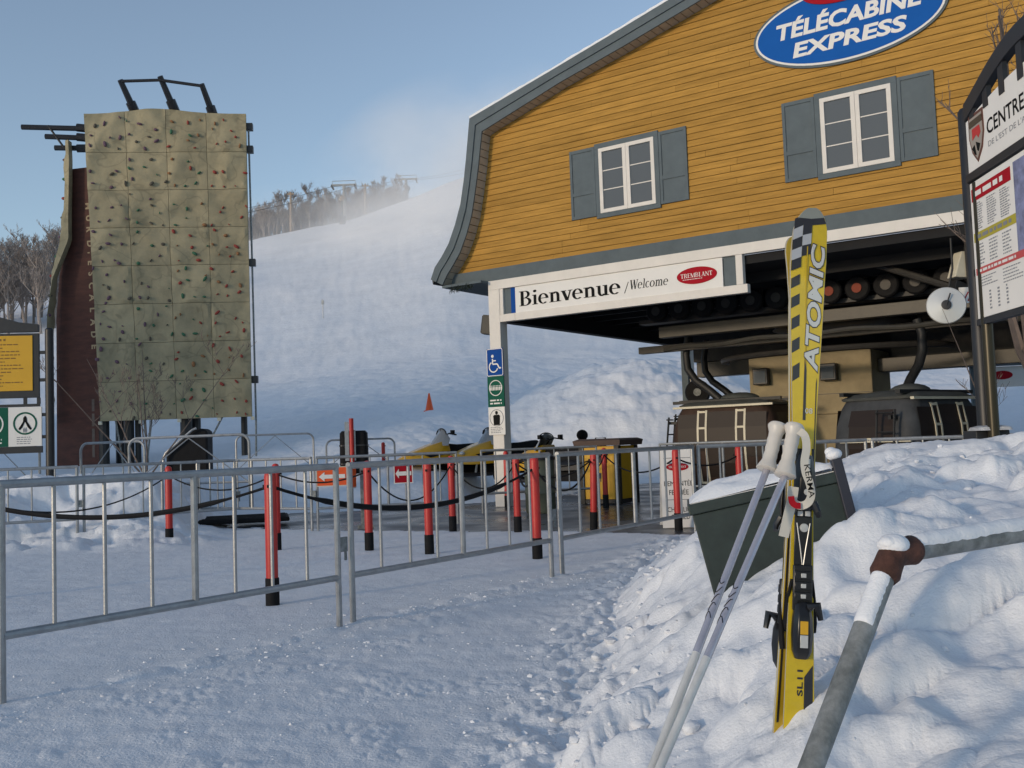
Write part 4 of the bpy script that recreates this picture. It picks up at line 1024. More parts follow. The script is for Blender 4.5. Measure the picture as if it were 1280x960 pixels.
# brown boarded side with lettering, set back and turned away
bs_ = [(-.03, 10.2), (-.56, 10.2), (-.62, 8.6), (-.72, 7.9), (-.98, 6.9), (-1.10, 5.5), (-1.12, TZ + .0), (.40, TZ), (.36, 2.3)]
mb = MB(); mb.prism(bs_, lambda u, v, d: (u, .35 + d - u * .35, v), 0, .12)
brown = mb.obj("brown_side", M_BROWN, tw, smooth=0)
M_LET = mat("tower_lettering", (.36, .27, .16), .7)
for ch, zz in zip("MUR D'ESCALADE", [8.98, 8.60, 8.24, 0, 7.80, 7.52, 7.20, 6.86, 6.50, 6.12, 5.74, 5.36, 4.98, 4.60]):
    if ch == ' ': continue
    f = plane_fn((-.12 + (10 - zz) * .035, .35 - .35 * (-.12 + (10 - zz) * .035), zz), (0, 0, -1), (1, -.35, 0), (-.33, -.94, 0))
    text("lettering", ch, M_LET, brown, f, height=.21 if ch != "'" else .08, bold=.035, align='CENTER', off=.006)
mb = MB(); lines_block(mb, plane_fn((.10, .315, 3.0), (0, 0, -1), (1, -.35, 0), (-.33, -.94, 0)), 0, 1.9, -.05, .05, 1, .09, .006, 5, .05); mb.obj("faded_lettering", M_BARK, brown, smooth=0)
# far-left rock edge of the tower
vs = []; N_ = 60; prof = [(-.62, -.42, 11.0), (-.64, -.40, 10.4), (-.67, -.42, 9.4), (-.72, -.44, 8.6), (-.80, -.44, 7.9), (-.95, -.72, 7.2), (-1.08, -.92, 6.7), (-1.15, -1.08, 5.6), (-1.18, -1.12, 4.2), (-1.18, -1.12, 2.3)]
secs = []
for k in range(N_ + 1):
    zz = 11.0 - 8.7 * k / N_; hs = [-p[2] for p in prof]
    l = float(np.interp(-zz, hs, [p[0] for p in prof])) + .07 * pnoise(np.array([zz * 2.]), np.array([.3]), 9)[0] + .05 * pnoise(np.array([zz * 4.5]), np.array([.7]), 19)[0]; r = float(np.interp(-zz, hs, [p[1] for p in prof]))
    secs.append([(l, .2, zz), (r - .08, .12, zz), (r - .06, .4, zz), (l + .04, .6, zz)])
MB().loft(secs).obj("rock_edge", M_WALLROCK, tw, smooth=30)
for k in range(9):
    zz = 10.4 - k * .6; o = bpy.data.objects.new("climbing_hold", hm[k % 4]); COL.objects.link(o); o.parent = tw
    o.location = (float(np.interp(-zz, [-p[2] for p in prof], [p[0] for p in prof])), .25, zz)
# black steel on top, sides and legs
for (x0, z0, x1, z1) in ((1.20, 12.70, 1.52, 11.75), (2.38, 12.82, 2.74, 11.75), (3.62, 12.58, 3.9, 11.6)):
    MB().tube([(x0, -.35, z0), (x1, .35, z1)], [.085, .11], 8).obj("top_arm", M_BLACKPAINT, tw)
    MB().tube([((x0 + x1) / 2 + .03, .06, (z0 + z1) / 2 - .08), (x1, .36, z1)], .15, 10).obj("top_sleeve", M_BLACKPAINT, tw)
MB().tube([(1.20, -.35, 12.66), (2.38, -.35, 12.70), (3.62, -.35, 12.52)], .05, 8).obj("top_bar", M_BLACKPAINT, tw)
for (x0, z0, x1, z1) in ((-2.0, 11.52, .05, 11.46), (-1.30, 11.22, .05, 11.16), (-1.02, 10.86, .05, 10.84)):
    MB().tube([(x0, .5, z0), (x1, .5, z1)], .085, 8).obj("side_arm", M_BLACKPAINT, tw)
    MB().tube([(-.35, .5, z0 - .02), (x1, .5, z1)], .13, 8).obj("side_sleeve", M_BLACKPAINT, tw)
MB().tube([(-1.20, .45, 11.55), (-.72, .45, 10.84)], .035, 6).obj("side_link", M_BLACKPAINT, tw)
for zz in (11.4, 10.68, 7.1, 3.45): MB().bx(4.86, 5.06, .1, .3, zz - .11, zz + .11).obj("side_bracket", M_BLACKPAINT, tw, smooth=0, bevel=.01)
MB().tube([(4.93, .15, 11.5), (4.96, .15, 7), (4.98, .15, 2.2), (4.98, .0, TZ - .2)], .03, 8).obj("side_pipe", M_GALVDARK, tw)
BT = [(.42, .3, .15), (.75, .9, .16), (1.10, .5, .15), (1.34, .6, .09), (2.80, .5, .17), (3.02, .9, .15), (4.5, .9, .10)]
for x, y, r in BT: MB().tube([(x, y, TZ - .4), (x, y, 2.5)], r, 10).obj("leg", M_BLACKPAINT, tw)
for x0, x1 in ((1.62, 1.72), (1.86, 1.64), (.78, 1.0), (4.0, 3.1)): MB().tube([(x0, .2, 2.4), (x1, .3, TZ - .2)], .03, 6).obj("brace", M_GALVDARK, tw)
for x in (.4, 1.58, 2.72, 3.9, 4.9): MB().bx(x - .05, x + .05, -.05, .05, 2.20, 2.30).obj("bracket", M_CREAM, tw, smooth=0)
MB().bx(.3, 4.8, .3, .5, 2.4, 11.4).obj("core_frame", M_BLACKPAINT, tw, smooth=0)
MB().bx(.3, 3.2, 1.2, 3.2, TZ - .3, 2.1).obj("base_plinth", M_BLACKPAINT, tw, smooth=0) if False else None

# black pads at the foot of the slope
pd = thing("padded_box", "black padded box with a slanted top under the climbing tower", "pad", (-8.15, 25.4, gz(-8, 25.4) - .25), .1)
mb = MB(); mb.prism([(-.62, 0), (.40, 0), (.40, 1.26), (.28, 1.34), (.02, 1.30), (-.62, .72)], lambda u, v, d: (u, d, v), -.35, .35); mb.obj("pad", M_BLACK, pd, smooth=0, bevel=.05)
MB().tube([(-.66, -.45, -.2), (-.66, -.45, .62), (-.60, -.45, .75), (.05, -.45, 1.30), (.15, -.45, 1.34)], .03, 8).obj("guard_rail", M_GALV, pd)
pd = thing("padded_post", "black padded post with a red pole and a grey board", "post", (-3.95, 24.6, gz(-3.95, 24.6) - .15), .05)
mb = MB(); mb.loft([rrect(.33, .22, .1, .0), rrect(.34, .23, .1, .5), rrect(.33, .22, .1, 1.12), rrect(.28, .18, .08, 1.18)]); mb.obj("pad", M_BLACK, pd)
for zz in (.35, .8): 
    mb = MB(); mb.loft([rrect(.348, .238, .1, zz), rrect(.348, .238, .1, zz + .04)]); mb.obj("strap", M_BLACKPAINT, pd)
MB().tube([(-.02, -.30, -.2), (-.02, -.30, 1.48)], .055, 12).obj("pole", M_RED, pd)
MB().bx(-.19, -.09, -.28, -.25, .45, 1.40).obj("board", M_GALV, pd, smooth=0)
MB().bx(.03, .07, -.28, -.25, .45, 1.20).obj("board", M_GALV, pd, smooth=0)
mt = thing("rubber_mat", "dark rubber mat lying on the snow at the asphalt's edge", "mat", (-4.55, 16.6, .07), .25)
mb = MB(); mb.bx(-.75, .75, -.55, .55, 0, .07); mb.obj("mat", M_BLACK, mt, smooth=0, bevel=.02)
mb = MB()
for k in range(6): mb.bx(-.70, .70, -.48 + k * .18, -.40 + k * .18, .071, .08)
mb.obj("rib", M_BLACK, mt, smooth=0)

# ------------------------------------------------------------------ info boards
lb = thing("info_board", "black-framed board with a yellow notice left of the climbing tower", "sign", (-8.38, 18.0, 0), math.radians(8))
zb = gz(-8.38, 18.0)
n = MB(); n.lathe([(.075, zb - .2), (.075, 3.56), (.05, 3.59)], (.0, 0, 0), n=14); n.obj("post", M_BLACKPAINT, lb)
n = MB(); n.lathe([(.07, zb - .2), (.07, 3.56), (.05, 3.59)], (-2.05, 0, 0), n=14); n.obj("post", M_BLACKPAINT, lb)
fy = plane_fn((0, -.02, 0), (1, 0, 0), (0, 0, 1), (0, -1, 0))
mb = MB(); mb.prism([(-1.9, 3.52), (-.17, 3.52), (-.17, 3.66), (-.5, 3.70), (-.9, 3.82), (-1.03, 3.84), (-1.2, 3.82), (-1.55, 3.70), (-1.9, 3.66)], fy, -.04, .03); mb.obj("arched_top", M_BLACKPAINT, lb, smooth=0, bevel=.008)
MB().bx(-1.9, -.17, -.02, .03, 2.33, 3.50).obj("back_board", M_BLACKPAINT, lb, smooth=0, bevel=.008)
mb = MB(); mb.bx(-1.84, -.28, -.035, -.021, 2.46, 3.46); mb.obj("yellow_notice", M_SIGNYELLOW, lb, smooth=0, bevel=.005)
mb = MB(); lines_block(mb, fy, -1.1, -.7, 3.35, 3.42, 1, .04, .018, 2, .1); lines_block(mb, fy, -1.72, -.42, 2.52, 3.33, 13, .02, .018, 4, .35); mb.obj("small_print", mat("print_brown", (.22, .11, .01), .6), lb, smooth=0)
MB().bx(-1.9, -.17, -.02, .03, 2.17, 2.22).obj("cross_rail", M_BLACKPAINT, lb, smooth=0)
for x in (-1.6, -1.05, -.45, -.22): MB().bx(x, x + .06, -.01, .02, 2.221, 2.329).obj("spacer", M_BLACKPAINT, lb, smooth=0)
MB().bx(-.70, -.135, -.03, .01, 1.46, 2.165).obj("white_panel", M_SIGNWHITE, lb, smooth=0)
MB().bx(-1.28, -.705, -.03, .01, 1.46, 2.165).obj("green_panel", M_SIGNGREEN, lb, smooth=0)
MB().bx(-1.9, -1.285, -.03, .01, 1.46, 2.165).obj("white_panel", M_SIGNWHITE, lb, smooth=0)
MB().bx(-1.9, -.13, -.025, .03, 1.335, 1.455).obj("cross_rail", M_BLACKPAINT, lb, smooth=0)
for zz in (1.62, 2.02, 2.65, 3.15): MB().bx(-.17, -.05, -.01, .02, zz - .03, zz + .03).obj("arm", M_BLACKPAINT, lb, smooth=0)
mb = MB(); A_, B_ = ellipse(.205, .205, 28, -.415, 1.87), ellipse(.175, .175, 28, -.415, 1.87); mb.strip(A_, B_, fy, .012, .016, close=True); mb.obj("green_circle", M_SIGNGREEN, lb, smooth=0)
mb = MB()
mb.prism([(-.415, 2.01), (-.445, 1.97), (-.45, 1.90), (-.50, 1.82), (-.53, 1.77), (-.505, 1.75), (-.46, 1.80), (-.425, 1.88), (-.415, 1.90), (-.405, 1.88), (-.37, 1.80), (-.325, 1.75), (-.30, 1.77), (-.33, 1.82), (-.38, 1.90), (-.385, 1.97)], fy, .012, .016)
mb.obj("black_pictogram", M_PRINTBLACK, lb, smooth=0)
mb = MB()
for k in range(2): mb.prism([(-.44 + k * .035, 1.70), (-.455 + k * .035, 1.76), (-.43 + k * .035, 1.80), (-.42 + k * .035, 1.74)], fy, .012, .0165)
mb.obj("pictogram_mark", M_PRINTGREY, lb, smooth=0)
mb = MB(); lines_block(mb, fy, -.56, -.27, 1.49, 1.64, 4, .014, .012, 6, .25); mb.obj("small_print", M_PRINTGREY, lb, smooth=0)
mb = MB(); A_, B_ = ellipse(.21, .21, 28, -.99, 1.87), ellipse(.185, .185, 28, -.99, 1.87); mb.strip(A_, B_, fy, .012, .016, close=True); mb.obj("white_circle", M_SIGNWHITE, lb, smooth=0)
text("lettering", "?", M_SIGNWHITE, lb, lambda a, b, d=0: fy(-.99 + a, 1.74 + b, .013 + d), height=.27, bold=.04, align='CENTER')
mb = MB(); lines_block(mb, fy, -1.18, -.80, 1.50, 1.62, 2, .025, .012, 7, .1); mb.obj("small_print", M_SIGNWHITE, lb, smooth=0)

rs = thing("ski_centre_sign", "tall black-framed CENTRE DE sign with a crest and price list at the right", "sign", (4.30, 9.0, 0), math.radians(-90) + math.radians(-3.4))
# local x runs from the far post towards the camera, local -y faces the path
zb = gz(4.3, 9.0)
for x in (-.10, 2.55):
    n = MB(); n.lathe([(.07, .6), (.07, 4.12), (.05, 4.15), (.01, 4.16)], (x, 0, 0), n=16); n.obj("post", M_BLACKPAINT, rs)
    MB().bx(x - .15, x + .15, -.15, .15, .6, 1.16).obj("post_base", M_BLACKPAINT, rs, smooth=0, bevel=.01)
    mb = MB(); mb.loft([rrect(.15, .15, .03, 1.161), rrect(.14, .14, .05, 1.19), rrect(.09, .09, .05, 1.205)]); mb.obj("snow_cap", SNOW_CAP, rs)
n = MB(); n.lathe([(.05, .6), (.05, 3.4)], (.12, -.02, 0), n=14); n.obj("inner_post", mat("dark_brass_paint", (.035, .028, .014), .35, metal=.4), rs)
fr_ = plane_fn((0, -.04, 0), (1, 0, 0), (0, 0, 1), (0, -1, 0))
def topcurve(x): return 4.15 + .29 * math.sin(min(1, max(0, x / 2.45)) * PI) ** 1.1
cv = [(.02 + 2.43 * k / 24, topcurve(2.45 * k / 24)) for k in range(25)]
mb = MB(); mb.strip([(x, z - .16) for x, z in cv], cv, fr_, -.05, .03); mb.obj("arched_top", M_BLACKPAINT, rs, smooth=0, bevel=.006)
for x in (.12, .42, .75, 1.1, 1.5, 1.9, 2.3): MB().bx(x, x + .10, -.06, -.02, 3.98, topcurve(x) - .12).obj("spacer", M_BLACKPAINT, rs, smooth=0)
tb = [(.02, 3.50), (2.43, 3.50), (2.43, 3.98)] + [(2.43 - 2.41 * k / 16, 3.98 + .11 * math.sin(PI * k / 16)) for k in range(1, 17)]
mb = MB(); mb.prism(tb, fr_, -.01, .012); mb.obj("name_board", M_SIGNWHITE, rs, smooth=0)
MB().bx(.0, 2.45, -.075, .0, 3.425, 3.495).obj("cross_rail", M_BLACKPAINT, rs, smooth=0)
MB().bx(.03, 2.42, -.055, -.035, 2.17, 3.405).obj("list_board", M_SIGNWHITE, rs, smooth=0)
MB().bx(.0, 2.45, -.06, .0, 2.11, 2.165).obj("cross_rail", M_BLACKPAINT, rs, smooth=0)
for zz in (2.6, 3.1, 3.46): MB().bx(-.06, .03, -.04, -.01, zz - .03, zz + .03).obj("arm", M_BLACKPAINT, rs, smooth=0)
SH = [(.09, 4.005), (.40, 4.005), (.41, 3.80), (.36, 3.66), (.25, 3.555), (.14, 3.66), (.085, 3.80)]
mb = MB(); mb.prism(SH, fr_, .013, .018); crest = mb.obj("crest", mat("crest_brown", (.12, .045, .03), .5), rs, smooth=0)
cc_ = (.25, 3.79)
inn = [(cc_[0] + (a - cc_[0]) * .86, cc_[1] + (b - cc_[1]) * .86) for a, b in SH]
mb = MB(); mb.prism(inn, fr_, .019, .021); mb.obj("crest_field", mat("crest_ground", (.34, .30, .26), .5), crest, smooth=0)
mb = MB(); mb.prism([(.115, 3.95), (.385, 3.95), (.385, 3.89), (.115, 3.89)], fr_, .022, .024); mb.obj("crest_band", mat("crest_dark", (.07, .05, .03), .5), crest, smooth=0)
mb = MB(); mb.prism([(.17, 3.87), (.33, 3.87), (.35, 3.80), (.30, 3.76), (.26, 3.80), (.17, 3.77)], fr_, .022, .024); mb.obj("crest_figure", mat("crest_red", (.5, .03, .03), .5), crest, smooth=0)
mb = MB(); mb.prism([(.24, 3.74), (.33, 3.70), (.29, 3.64), (.26, 3.66)], fr_, .022, .024); mb.prism([(.15, 3.70), (.21, 3.72), (.24, 3.62), (.21, 3.63)], fr_, .0225, .0245); mb.obj("crest_figure", M_PRINTBLACK, crest, smooth=0)
text("lettering", "CENTRE DE", M_PRINTBLACK, rs, lambda a, b, d=0: fr_(.46 + a, 3.73 + b, .014 + d), width=1.02, height=.135, bold=.015)
text("lettering", "DE L'EST DE L'AMÉRIQUE", M_PRINTGREY, rs, lambda a, b, d=0: fr_(.47 + a, 3.615 + b, .014 + d), width=1.15, height=.07)
for (z0, z1, x1, m, nm) in ((3.23, 3.345, .86, M_SIGNRED, "red_band"), (2.86, 2.94, 1.0, mat("band_yellow", (.42, .36, .03), .5), "yellow_band"), (2.56, 2.62, 1.05, mat("band_pink", (.52, .07, .07), .5), "red_band")):
    mb = MB(); mb.prism([(.06, z0), (x1, z0), (x1, z1), (.06, z1)], fr_, .016, .019); o = mb.obj(nm, m, rs, smooth=0)
    mb = MB(); lines_block(mb, fr_, .10, x1 * .85, z0 + .01, z1 - .01, 1, (z1 - z0) * .4, .021, 12, .05); mb.obj("small_print", M_SIGNWHITE if nm == "red_band" else M_PRINTGREY, o, smooth=0)
mb = MB()
for k in range(3):
    lines_block(mb, fr_, .09 + k * .27, .29 + k * .27, 2.96, 3.21, 12, .011, .016, 20 + k, .35); lines_block(mb, fr_, .09 + k * .27, .27 + k * .27, 2.64, 2.84, 7, .012, .016, 30 + k, .35)
lines_block(mb, fr_, .08, .55, 2.44, 2.54, 4, .010, .016, 40, .4); lines_block(mb, fr_, .6, 1.0, 2.40, 2.54, 5, .010, .016, 41, .4)
for k in range(3): lines_block(mb, fr_, .30 + k * .17, .345 + k * .17, 2.22, 2.40, 6, .016, .016, 50 + k, .1)
mb.obj("small_print", M_PRINTGREY, rs, smooth=0)
MB().bx(.92, 1.6, -.060, -.0555, 2.62, 3.36).obj("trail_map", mat("map_blue", (.20, .22, .36), .5, var=.5, vs=9), rs, smooth=0)

# ------------------------------------------------------------------ snowmobiles
M_SNOY = mat("snowmobile_yellow", (.58, .32, .012), .3, coat=.3, var=.08)
M_SHIELD = mat("smoked_windshield", (.25, .26, .27), .1, spec=.6)
def make_snowmobile(lab):
    s = thing("snowmobile", lab, "snowmobile", (0, 0, 0), 0, "snowmobiles parked by the slope")
    S = lambda x, w, z0, z1: [(x, -w, z0), (x, -w * 1.0, (z0 + z1) / 2), (x, -w * .62, z1), (x, w * .62, z1), (x, w, (z0 + z1) / 2), (x, w, z0)]
    mb = MB(); mb.loft([S(1.30, .10, .36, .42), S(1.15, .26, .30, .50), S(.85, .40, .28, .62), S(.45, .46, .28, .76), S(.15, .44, .30, .86), S(.02, .36, .40, .88)]); mb.obj("hood", M_SNOY, s, smooth=50)
    mb = MB(); mb.loft([S(.2, .40, .26, .40), S(-.6, .36, .26, .52), S(-1.4, .30, .28, .50), S(-1.5, .28, .32, .46)]); mb.obj("tunnel", M_BLACKPAINT, s)
    mb = MB(); mb.loft([S(.05, .16, .55, .80), S(-.3, .20, .50, .76), S(-.9, .21, .50, .78), S(-1.25, .19, .52, .82), S(-1.32, .16, .56, .80)]); mb.obj("seat", M_BLACK, s)
    mb = MB(); mb.loft([S(.3, .19, .02, .26), S(-.2, .20, .0, .27), S(-1.2, .20, .0, .27), S(-1.5, .19, .08, .26)]); mb.obj("track", M_BLACK, s)
    sh = MB()
    for k in range(6):
        a, b = -.30 + .12 * k, -.30 + .12 * (k + 1); ca, cb = 1 - (a / .34) ** 2 * .5, 1 - (b / .34) ** 2 * .5
        sh.add([(.42 * ca, a, .74), (.42 * cb, b, .74), (.10 * cb, b * .9, 1.16 - .25 * (b / .42) ** 2), (.10 * ca, a * .9, 1.16 - .25 * (a / .42) ** 2), (.40 * ca, a, .74), (.40 * cb, b, .74), (.08 * cb, b * .9, 1.16 - .25 * (b / .42) ** 2), (.08 * ca, a * .9, 1.16 - .25 * (a / .42) ** 2)], [(0, 1, 2, 3), (7, 6, 5, 4), (3, 2, 6, 7), (0, 4, 5, 1)])
    sh.obj("windshield", M_SHIELD, s, smooth=60)
    MB().tube([(.09, .30 * math.cos(PI * k / 12), 1.02 + .15 * math.sin(PI * k / 12)) for k in range(13)], .014, 6).obj("windshield_trim", M_BLACK, s)
    MB().tube([(.12, 0, .85), (-.02, 0, 1.0), (-.06, .14, 1.04), (-.16, .36, 1.0)], .018, 6).obj("handlebar", M_BLACK, s)
    MB().tube([(-.02, 0, 1.0), (-.06, -.14, 1.04), (-.16, -.36, 1.0)], .018, 6).obj("handlebar", M_BLACK, s)
    for y in (-.40, .40):
        MB().bx(-.08, .0, y - .06, y + .06, 1.02, 1.12).obj("mirror", M_BLACK, s, smooth=0, bevel=.01)
        MB().tube([(1.45, y * 1.1, .22), (1.38, y * 1.1, .10), (1.2, y * 1.1, .04), (.3, y * 1.1, .03)], [.03, .05, .055, .045], 8).obj("ski", M_BLACKPAINT, s)
        MB().tube([(.75, y * 1.08, .06), (.62, y * .8, .42)], .03, 8).obj("strut", M_GALVDARK, s)
        mb = MB(); mb.ell((1.0, y * .55, .55), (.07, .09, .05), 10, 6); mb.obj("headlight", M_SILVER, s)
        mb = MB(); mb.add([(.75, y * 1.13, .52), (.25, y * 1.19, .60), (.25, y * 1.19, .52), (.6, y * 1.15, .46)], [(0, 1, 2, 3) if y > 0 else (3, 2, 1, 0)]); mb.obj("hood_decal", M_BLACK, s, smooth=0)
    MB().tube([(-1.42, -.22, .5), (-1.5, -.22, .74), (-1.5, .22, .74), (-1.42, .22, .5)], .015, 6).obj("rear_rack", M_BLACKPAINT, s)
    return s
s1 = make_snowmobile("yellow snowmobile nearest the black padded post, its nose pointing left")
s1.location = (-1.75, 25.2, .46); s1.rotation_euler = (0, 0, math.radians(208))
s2 = dup(s1, (-.55, 25.0, .44), math.radians(212), "yellow snowmobile half hidden by the white corner post")
s3 = dup(s1, (.85, 24.2, .25), math.radians(140), "snowmobile right of the white corner post showing its mirror and seat")
bk = MB(); bk.ell((0, 0, 0), (.06, .22, .13), 14, 8); b_ = bk.obj("backrest", M_BLACK, s3); b_.location = (-1.0, 0, 1.08)
MB().tube([(-1.0, 0, .75), (-1.0, 0, 1.0)], .025, 6).obj("backrest_stem", M_BLACKPAINT, s3)
MB().tube([(-1.45, -.3, .5), (-1.45, -.3, 1.0), (-1.45, .1, 1.0), (-1.45, .1, .5)], .016, 6).obj("rack_hoop", M_BLACKPAINT, s3)
MB().bx(-1.48, -1.42, -.25, .05, .72, .92).obj("rack_box", M_BLACK, s3, smooth=0, bevel=.01)
cz = gz(-3.100, 37.00)
cone = thing("traffic_cone", "small orange cone on the snow slope", "cone", (-3.100, 37.00, cz - .02))
n = MB(); n.lathe([(.17, .0), (.15, .06), (.03, .66), (.02, .68)], (0, 0, 0), n=16); n.obj("cone_body", M_ORANGE, cone)
MB().bx(-.2, .2, -.2, .2, -.03, .03).obj("base", M_ORANGE, cone, smooth=0, bevel=.01)

# ------------------------------------------------------------------ yellow bin, barrel, notice board
yb = thing("yellow_bin", "yellow panelled bin with grey corner posts and a dark roof", "bin", (1.22, 19.02, -.01), STZ)
BW, BD = .86, .78
for x in (0, BW - .10):
    for y in (0, BD - .1): MB().bx(x, x + .1, y, y + .1, 0, 1.10).obj("corner_post", M_BEAMSTEEL, yb, smooth=0, bevel=.005)
MB().bx(.101, BW - .101, .03, .05, .10, 1.09).obj("panel", M_SIGNYELLOW, yb, smooth=0)
MB().bx(BW - .05, BW - .03, .101, BD - .101, .10, 1.09).obj("panel", M_SIGNYELLOW, yb, smooth=0)
MB().bx(.03, .05, .101, BD - .101, .10, 1.09).obj("panel", M_SIGNYELLOW, yb, smooth=0)
MB().bx(.101, BW - .101, BD - .05, BD - .03, .10, 1.09).obj("panel", M_SIGNYELLOW, yb, smooth=0)
MB().bx(.02, BW - .02, .02, BD - .02, .02, .095).obj("floor_frame", M_BLACKPAINT, yb, smooth=0)
mb = MB(); mb.loft([[(-.06, -.06, 1.102), (BW + .06, -.06, 1.102), (BW + .06, BD + .06, 1.102), (-.06, BD + .06, 1.102)], [(-.08, -.08, 1.20), (BW + .08, -.08, 1.20), (BW + .08, BD + .08, 1.20), (-.08, BD + .08, 1.20)], [(.0, .0, 1.235), (BW, .0, 1.235), (BW, BD, 1.235), (0, BD, 1.235)]]); mb.obj("roof", mat("bin_roof_brown", (.085, .055, .045), .7, var=.2), yb, smooth=0)
MB().bx(.25, .60, .022, .029, .78, .96).obj("flap", M_BEAMSTEEL, yb, smooth=0)
ba = thing("trash_barrel", "grey-green barrel behind the red posts right of the corner post", "barrel", (.42, 17.2, -.01))
n = MB(); n.lathe([(.24, 0), (.26, .05), (.26, .32), (.272, .34), (.26, .36), (.26, .62), (.272, .64), (.26, .66), (.26, .9), (.27, .92)], (0, 0, 0), n=24); n.obj("drum", mat("barrel_green", (.09, .10, .07), .6, var=.3), ba)
n = MB(); n.lathe([(.275, .9), (.28, .95), (.2, 1.0), (.05, 1.02)], (0, 0, 0), n=24); n.obj("lid", M_BLACKPAINT, ba)
nb = thing("notice_board", "white folding notice board lettered in French and English by the cabins", "sign", (2.19, 13.45, 0), math.radians(-4))
for sgn_, y in ((1, -.12), (-1, .42)):
    mb = MB(); mb.add([(-.24, y, .0), (.24, y, .0), (.215, y + .24 * sgn_, 1.04), (-.215, y + .24 * sgn_, 1.04), (-.24, y + .025 * sgn_, .0), (.24, y + .025 * sgn_, .0), (.215, y + .265 * sgn_, 1.04), (-.215, y + .265 * sgn_, 1.04)], [(0, 1, 2, 3), (7, 6, 5, 4), (0, 4, 5, 1), (1, 5, 6, 2), (2, 6, 7, 3), (3, 7, 4, 0)])
    mb.obj("panel", M_SIGNWHITE, nb, smooth=0)
fn_ = plane_fn((0, -.12, 0), (1, 0, 0), (0, .24, 1.04), (0, -1.04, .24))
def ntext(s, z, h, w=None): text("lettering", s, M_PRINTBLACK, nb, lambda a, b, d=0: fn_(a, z + b, .003 + d), height=h, width=w, align='CENTER')
ntext("REMONTÉE", .56, .085, .38); ntext("FERMÉE", .44, .085, .26); ntext("CHAIRLIFT", .21, .065, .33); ntext("CLOSED", .11, .065, .25)
mb = MB()
for z in (.37, .94): mb.prism([(-.18, z), (.18, z), (.18, z + .008), (-.18, z + .008)], fn_, .002, .004)
mb.obj("rule", M_PRINTGREY, nb, smooth=0)
mb = MB(); mb.prism(ellipse(.15, .055, 28, 0, .82), fn_, .002, .005); lo = mb.obj("logo_oval", M_SIGNRED, nb, smooth=0)
serif_text("lettering", "TREMBLANT", M_SIGNWHITE, lo, lambda a, b, d=0: fn_(-.12 + a, .805 + b, .005 + d), .24, .03, d=.001)

# ------------------------------------------------------------------ green planter sunk in the bank
pl = thing("green_planter", "dark green box tilted in the snow bank with snow on top", "planter", (.785, 4.54, .892), 0, rot=(0, -.20, -.17))
PW, PD_, PH = .665, .44, .56
F4 = lambda x0, x1, y0, y1, z: [(x0, y0, z), (x1, y0, z), (x1, y1, z), (x0, y1, z)]
mb = MB(); mb.loft([F4(.010, PW - .01, .01, PD_ - .01, -PH), F4(0, PW, 0, PD_, -.05)]); mb.obj("side", M_DKGREEN, pl, smooth=0, bevel=.006)
MB().bx(-.012, PW + .012, -.012, PD_ + .012, -.048, .0).obj("rim", M_DKGREEN, pl, smooth=0, bevel=.006)
for x in (.02, PW - .06): MB().bx(x, x + .04, -.006, -.0005, -PH + .1, -.05).obj("edge_strip", M_DKGREEN, pl, smooth=0) if False else None
g_ = MB(); n = 22; vs = []
for b in range(n + 1):
    for a in range(n + 1):
        x, y = PW * a / n, PD_ * b / n; e = min(a, b, n - a, n - b) / n
        h = .004 + .055 * (1 - math.exp(-e * 9)) + .03 * float(fbm(np.array([x * 5]), np.array([y * 5]), 301)[0]) * min(1, e * 6) + .02 * max(0, a / n - .2)
        vs.append((x, y, max(.003, h)))
k = n + 1; g_.add(vs, [(b * k + a, b * k + a + 1, (b + 1) * k + a + 1, (b + 1) * k + a) for b in range(n) for a in range(n)])
g_.bx(.004, PW - .004, .004, PD_ - .004, .0005, .003)
g_.obj("snow_top", SNOW_CAP, pl, smooth=80)
MB().bx(PW - .015, PW + .03, -.02, .05, -PH + .06, .055).obj("corner_post", mat("planter_post_blue", (.02, .022, .035), .5), pl, smooth=0, bevel=.005)
mb = MB(); mb.ell((PW + .006, .015, .075), (.036, .044, .026), 14, 8); mb.ell((PW - .004, .025, .09), (.026, .032, .02), 10, 6); mb.obj("snow_knob", SNOW_CAP, pl, smooth=80)

